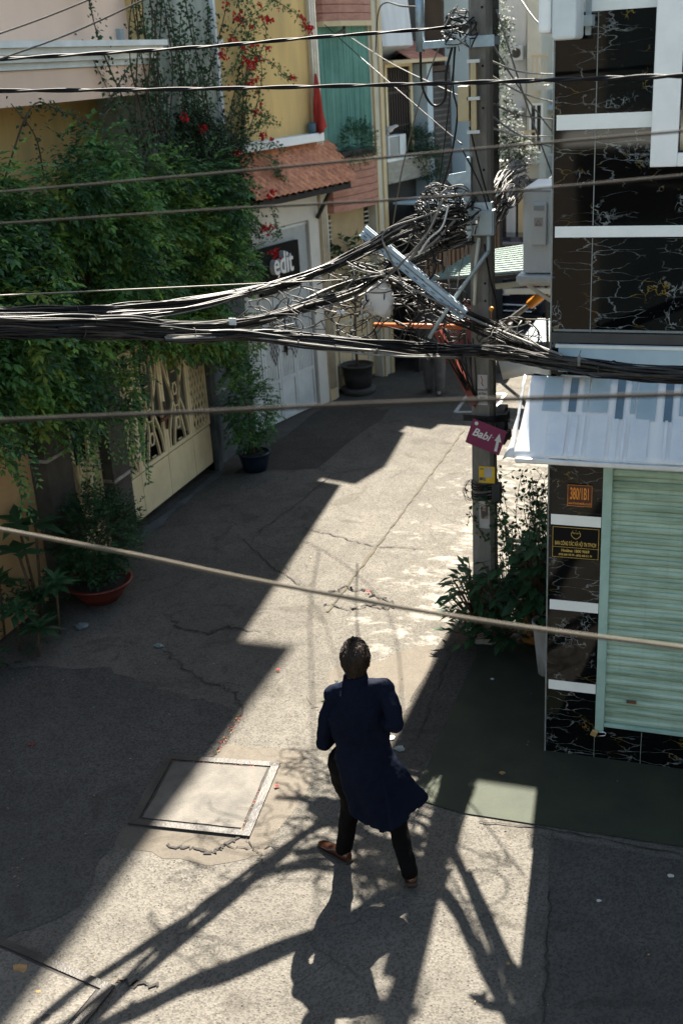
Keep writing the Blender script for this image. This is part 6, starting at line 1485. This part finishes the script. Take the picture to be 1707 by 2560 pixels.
def hand(g, wrist, d, palm_n, side, curl=.7, s_=1.):
    "palm plus four fingers and a thumb, curled round what it holds"
    d = Vector(d).normalized(); palm_n = Vector(palm_n).normalized(); x = d.cross(palm_n).normalized()*side
    g.ell(wrist+d*.045*s_, .022, .022, .05, 10, 8, rot=Matrix((x*1.7, palm_n*.65, d)).transposed())
    for i, (o, L) in enumerate(((-.030, .066), (-.010, .076), (.010, .071), (.029, .056))):
        p = wrist+d*(.085-.006*abs(i-1))+x*o; pts = [p-d*.02]; dd = d.copy(); 
        for j in range(3):
            pts.append(pts[-1]+dd*(L/3+(.02 if j == 0 else 0))); dd = (dd*cos(curl*.8)+palm_n*sin(curl*.8)).normalized()
        g.tube(pts, [.009, .0088, .008, .0068], 8); g.ell(pts[-1], .0068, .0068, .0068, 8, 6)
    p = wrist+d*.03-x*.03; pts = [p, p-x*.022+d*.022+palm_n*.01, p-x*.026+d*.045+palm_n*.026, p-x*.016+d*.062+palm_n*.04]; g.tube(pts, [.013, .011, .0095, .008], 8); g.ell(pts[-1], .008, .008, .008, 8, 6)
def head(g, c, f, s_, sc=1.):
    up = Vector((0, 0, 1)); Rm = Matrix((s_, f, up)).transposed()
    g.ell(c+up*.03, .077*sc, .094*sc, .095*sc, 20, 14, rot=Rm); g.ell(c+f*.025-up*.045, .058*sc, .066*sc, .072*sc, 16, 12, rot=Rm)
    g.tube([c+f*.088+up*.02, c+f*.108-up*.012, c+f*.115-up*.022], [.008, .011, .013], 8); g.ell(c+f*.112-up*.024, .016, .012, .010, 10, 8, rot=Rm)
    g.ell(c+f*.082-up*.058, .026, .012, .007, 10, 8, rot=Rm); g.ell(c+f*.083-up*.069, .022, .011, .007, 10, 8, rot=Rm)
    for k in (-1, 1):
        e = c+s_*k*.078*sc-up*.005+f*-.005; g.ell(e, .010, .019, .032, 10, 8, rot=Rm @ Matrix.Rotation(k*.35, 3, 'Z')); g.ell(c+s_*k*.032+f*.078+up*.045, .022, .012, .006, 8, 6, rot=Rm)
def hair_on(t, c, f, s_, sc=1., seed=3):
    up = Vector((0, 0, 1)); Rm = Matrix((s_, f, up)).transposed(); g = MB(); vs = []; seg, rg = 30, 18
    def hp(a, ph, extra=0):
        # a around, ph from crown down
        top = 1+.10*max(0, cos(ph))*max(0, sin(a)*.6+.4)+.035*sin(7*a+3*ph)+.02*sin(13*a-ph*5)
        x = .084*sc*sin(ph)*cos(a); y = .103*sc*sin(ph)*sin(a); z = .104*sc*cos(ph)*top
        if ph > 1.6: k = max(.70, 1-(ph-1.6)*.30)/max(.3, sin(ph)); k = min(k, 1.75); x *= k*(.92 if ph > 2 else 1); y *= k*.95; z = z*1.22
        return c+up*.033+Rm @ Vector((x, y, z))*(1+extra)
    lim = lambda a: 1.25+1.30*(.5-.5*sin(a))**.75
    for i in range(rg+1):
        for k in range(seg):
            a = 2*pi*k/seg; ph = lim(a)*i/rg; vs.append(hp(a, ph))
    g.add(vs, [(i*seg+k, (i+1)*seg+k, (i+1)*seg+(k+1) % seg, i*seg+(k+1) % seg) for i in range(rg) for k in range(seg)], 0, True)
    rr = random.Random(seed)
    for i in range(1500):
        a = rr.uniform(0, 2*pi); ph = rr.uniform(.0, lim(a)*.95); L = rr.uniform(.15, .36); sw = rr.uniform(-.35, .45); e0 = rr.uniform(.0, .07)
        p0 = hp(a, ph, -.01); p1 = hp(a+sw*.5, ph+L*.5, e0+.02); p2 = hp(a+sw, min(ph+L, lim(a)*1.03), e0+.006+(.03 if rr.random() < .06 else 0)); w_ = s_*.0016+up*.0004
        g.add([p0-w_, p0+w_, p1+w_, p1-w_, p2], [(0, 1, 2, 3), (3, 2, 4)], 0)
    return g.build('hair', M['hair'], t)

# ---- the walking man
f = Vector((-.28, .96, 0)).normalized(); s_ = Vector((f.y, -f.x, 0)); up = Vector((0, 0, 1))
man = thing('person', 'man in a long navy coat and brown shoes walking away, holding white flowers', 'person', (-2.05, 5.78, 0))
HC = Vector((-2.080, 5.80, 1.590))
shL, shR = Vector((-2.235, 5.78, 1.325)), Vector((-1.895, 5.80, 1.425))
elL, elR = Vector((-2.305, 5.73, 1.00)), Vector((-1.815, 5.70, 1.235))
wrL, wrR = Vector((-2.27, 5.96, 1.02)), Vector((-1.98, 5.98, 1.12))
hpL, hpR = Vector((-2.17, 5.78, .86)), Vector((-1.98, 5.75, .86))
knL, knR = Vector((-2.19, 5.86, .48)), Vector((-1.855, 5.78, .47))
anL, anR = Vector((-2.255, 5.835, .10)), Vector((-1.735, 5.645, .125))
g = MB(); head(g, HC, f, s_, 1.06)
limb(g, [HC-up*.06-f*.01, Vector((-2.075, 5.775, 1.40))], [.056, .062]); g.ell((-2.07, 5.77, 1.25), .16, .09, .22, 16, 12, rot=Matrix((s_, f, up)).transposed()); g.ell((-2.07, 5.76, .98), .14, .09, .2, 16, 12, rot=Matrix((s_, f, up)).transposed())
limb(g, [shL, elL], [.045, .038]); limb(g, [elL, wrL], [.036, .026]); limb(g, [shR, elR], [.045, .038]); limb(g, [elR, wrR], [.036, .026])
limb(g, [hpL, knL, anL], [.07, .05, .035]); limb(g, [hpR, knR, anR], [.07, .05, .035])
hand(g, wrL, (wrL-elL)*.5+s_*.06+up*.1, s_, -1); hand(g, wrR, (wrR-elR)*.5-s_*.12, -s_, 1)
body = g.build('body', M['skin'], man); vox(body, .0065, 2)
g = MB()
for k in (-1, 1): g.ell(HC+s_*k*.030+f*.082+up*.024, .011, .008, .007, 10, 8, rot=Matrix((s_, f, up)).transposed())
g.build('eyes', M['eye'], man)
hair_on(man, HC, f, s_, 1.10)
# coat
NS = 32
def ring(c, a, b, z, hemz=None, flare=0, lift=0, tilt=0., ex=2.4):
    out = []
    for k in range(NS):
        q = 2*pi*k/NS; cx = math.copysign(abs(cos(q))**(2/ex), cos(q)); sy = math.copysign(abs(sin(q))**(2/ex), sin(q)); x = a*cx; y = b*sy
        x += flare*max(0, cx)**2
        p = Vector((c[0], c[1], z))+s_*x+f*y; p.z += tilt*x/a+lift*((x/a)**2 if hemz is None else hemz(x, y)); out.append(p)
    return out
R1 = [ring((-2.078, 5.775), .060, .06, 1.495, tilt=.01), ring((-2.078, 5.775), .074, .074, 1.465, tilt=.012), ring((-2.075, 5.77), .092, .085, 1.435, tilt=.02), ring((-2.070, 5.772), .15, .098, 1.395, tilt=.050), ring((-2.068, 5.772), .182, .106, 1.345, tilt=.055), ring((-2.070, 5.77), .195, .118, 1.27, tilt=.04),
      ring((-2.062, 5.765), .186, .12, 1.15, tilt=.02), ring((-2.045, 5.755), .175, .117, 1.02), ring((-2.044, 5.75), .191, .13, .93)]
def hemz(u):
    P = ((-1, .56), (-.34, .455), (.3, .50), (.7, .57), (1, .65))
    for (a, za), (b, zb) in zip(P[:-1], P[1:]):
        if u <= b: return za+(zb-za)*(u-a)/(b-a)
    return .635
for tt in (.16, .32, .48, .64, .80, .92, 1.0):
    Lx, Rx = -2.235+.095*tt, -1.853+.235*tt; a_, c_ = (Rx-Lx)/2, (Rx+Lx)/2; b_ = .13-.012*tt; row = []
    for k in range(NS):
        q = 2*pi*k/NS; u = cos(q); y = b_*sin(q)*(1-.62*tt*max(0, u)**2); wv = tt*.012*sin(5*q)
        p = Vector((c_, 5.75-.02*tt, .93+(hemz(u)-.93)*tt))+s_*(a_*u)+f*(y+wv); row.append(p)
    R1.append(row)
g = MB(); g.loft(list(reversed(R1)))
limb(g, [Vector((-2.09, 5.775, 1.40)), Vector((-2.15, 5.775, 1.372)), shL+Vector((0, 0, .012))], [.078, .076, .068]); limb(g, [Vector((-2.06, 5.775, 1.41)), Vector((-1.98, 5.78, 1.425)), shR], [.070, .066, .064])
limb(g, [shL+s_*.02, (shL+elL)/2+Vector((-.012, 0, 0)), elL], [.064, .057, .052]); limb(g, [elL, (elL+wrL)/2, wrL-(wrL-elL).normalized()*.01], [.057, .050, .042])
limb(g, [shR-s_*.02, (shR+elR)/2+Vector((.02, 0, 0)), elR], [.066, .058, .053]); limb(g, [elR, (elR+wrR)/2, wrR], [.059, .050, .042])
coat = g.build('coat', M['navy'], man, fixn=False); coat['label'] = 'long dark navy coat flaring out to the right'; vox(coat, .0075, 2); folds(coat, .026, .12)
# collar, back slit fold, cuffs
g = MB(); rings = []
for i, (rr_, zz) in enumerate(((.068, 1.435), (.067, 1.49), (.067, 1.52), (.074, 1.52), (.082, 1.48), (.092, 1.432))):
    rings.append([Vector((-2.078, 5.777, zz))+s_*rr_*cos(q)+f*rr_*sin(q)+up*(.010*cos(q)-.012*max(0, sin(q))) for q in [2*pi*k/24 for k in range(24)]])
g.loft(rings, cap=False); g.build('collar', M['navy'], man, fixn=True)
g = MB(); a_ = Vector((-1.88, 5.615, .92)); pts = [a_, Vector((-1.855, 5.60, .80)), Vector((-1.825, 5.575, .68)), Vector((-1.80, 5.55, .56))]
for sgn in (0,):
    vs = []
    for i, p in enumerate(smooth_path(pts, 5)): w_ = .004+.022*i/15; vs += [p-s_*w_, p-f*.012*(.4+i/15), p+s_*w_*.6]
    n = len(vs)//3; g.add(vs, [(3*i, 3*i+1, 3*i+4, 3*i+3) for i in range(n-1)]+[(3*i+1, 3*i+2, 3*i+5, 3*i+4) for i in range(n-1)], 0, True)
g.build('back_pleat', M['navy'], man)
g = MB(); limb(g, [hpL+Vector((-.02, 0, -.02)), (hpL+knL)/2+Vector((-.015, 0, 0)), knL, (knL+anL)/2, anL-up*.01], [.115, .098, .076, .064, .060]); limb(g, [hpR, (hpR+knR)/2, knR, (knR+anR)/2, anR+up*.03], [.11, .092, .072, .061, .057]); g.ell((-2.07, 5.765, .9), .15, .115, .12, 14, 10)
tr = g.build('trousers', M['trouser'], man); vox(tr, .009, 3); folds(tr, .016, .07)
for nm, hl, to in (('left', Vector((-2.205, 5.80, .012)), Vector((-2.475, 5.935, .006))), ('right', Vector((-1.718, 5.620, .075)), Vector((-1.795, 5.855, .004)))):
    g = MB(); gs = MB(); shoe(g, gs, hl, to); o = g.build('shoe', M['shoe'], man, fixn=True); vox(o, .005, 2); q = gs.build('sole', M['sole'], o, fixn=True)
# bouquet
bq = thing('bouquet', 'white flowers with green stems held in front of the man at his left shoulder', 'bouquet', (-2.28, 6.03, 1.15)); g = MB(); gl = MB(); gw = MB(); rr = random.Random(6)
c0 = at(784, 1592, 6.06)
for i in range(22):
    q = c0+Vector((rr.uniform(-.07, .06), rr.uniform(-.05, .05), rr.uniform(-.05, .06))); g.tube([Vector((-2.20, 6.03, 1.04)), q], .0025, 4)
    for k in range(9): gw.leaf(q, rnd_dir(rr), rnd_dir(rr), .022, .018)
    if i % 2: gl.leaf(q+rnd_dir(rr)*.02, rnd_dir(rr)+up*.3, rnd_dir(rr), .06, .02)
g.build('stems', L_MID, bq); gl.build('leaves', L_BRIGHT, bq); gw.build('blossoms', M['blossom'], bq)

# ---- distant pedestrian
B2 = Vector((-4.46, 17.0, 0)); p2 = thing('person', 'distant pedestrian in loose grey trousers walking up the lane behind the cables', 'person', B2)
f2 = Vector((-.1, 1, 0)).normalized(); s2 = Vector((f2.y, -f2.x, 0)); H2 = B2+Vector((0, 0, 1.55)); Rm2 = Matrix((s2, f2, up)).transposed()
g = MB(); head(g, H2, f2, s2); limb(g, [H2-up*.06, B2+up*1.36], [.05, .055]); g.ell(B2+up*1.15, .15, .09, .25, 14, 10, rot=Rm2)
for k in (-1, 1):
    sh_ = B2+s2*.17*k+up*1.30; el_ = B2+s2*.22*k+up*1.02-f2*.03; wr_ = B2+s2*.2*k+up*.80+f2*.08; limb(g, [sh_, el_, wr_], [.042, .036, .026]); hand(g, wr_, Vector((0, .2, -1)), -s2*k, k, .4)
b2 = g.build('body', M['skin'], p2); vox(b2, .008, 2); hair_on(p2, H2, f2, s2, 1., 9)
g = MB(); g.loft([[B2+up*z+s2*a*cos(q)+f2*b*sin(q) for q in [2*pi*k/20 for k in range(20)]] for z, a, b in ((.74, .19, .13), (.95, .18, .125), (1.15, .195, .125), (1.3, .19, .11), (1.38, .10, .08), (1.41, .06, .06))])
for k in (-1, 1): limb(g, [B2+s2*.16*k+up*1.30, B2+s2*.22*k+up*1.02-f2*.03, B2+s2*.205*k+up*.85+f2*.06], [.065, .056, .046])
j2 = g.build('jacket', M['jacket2'], p2); vox(j2, .012, 2); folds(j2, .014, .08)
g = MB()
for k, fy_ in ((-1, .06), (1, -.06)): limb(g, [B2+s2*.09*k+up*.84, B2+s2*.10*k+up*.45+f2*fy_, B2+s2*.09*k+up*.08+f2*fy_*1.2], [.11, .095, .082])
t2 = g.build('trousers', M['trouser2'], p2); vox(t2, .012, 2); folds(t2, .02, .09)
for k, fy_ in ((-1, .06), (1, -.06)):
    g = MB(); gs = MB(); hl = B2+s2*.09*k+f2*(fy_*1.2-.08)+up*.02; shoe(g, gs, hl, hl+f2*.25-up*.01); o = g.build('shoe', M['blackpot'] if k < 0 else M['paper'], p2, fixn=True); gs.build('sole', M['sole'], o, fixn=True)
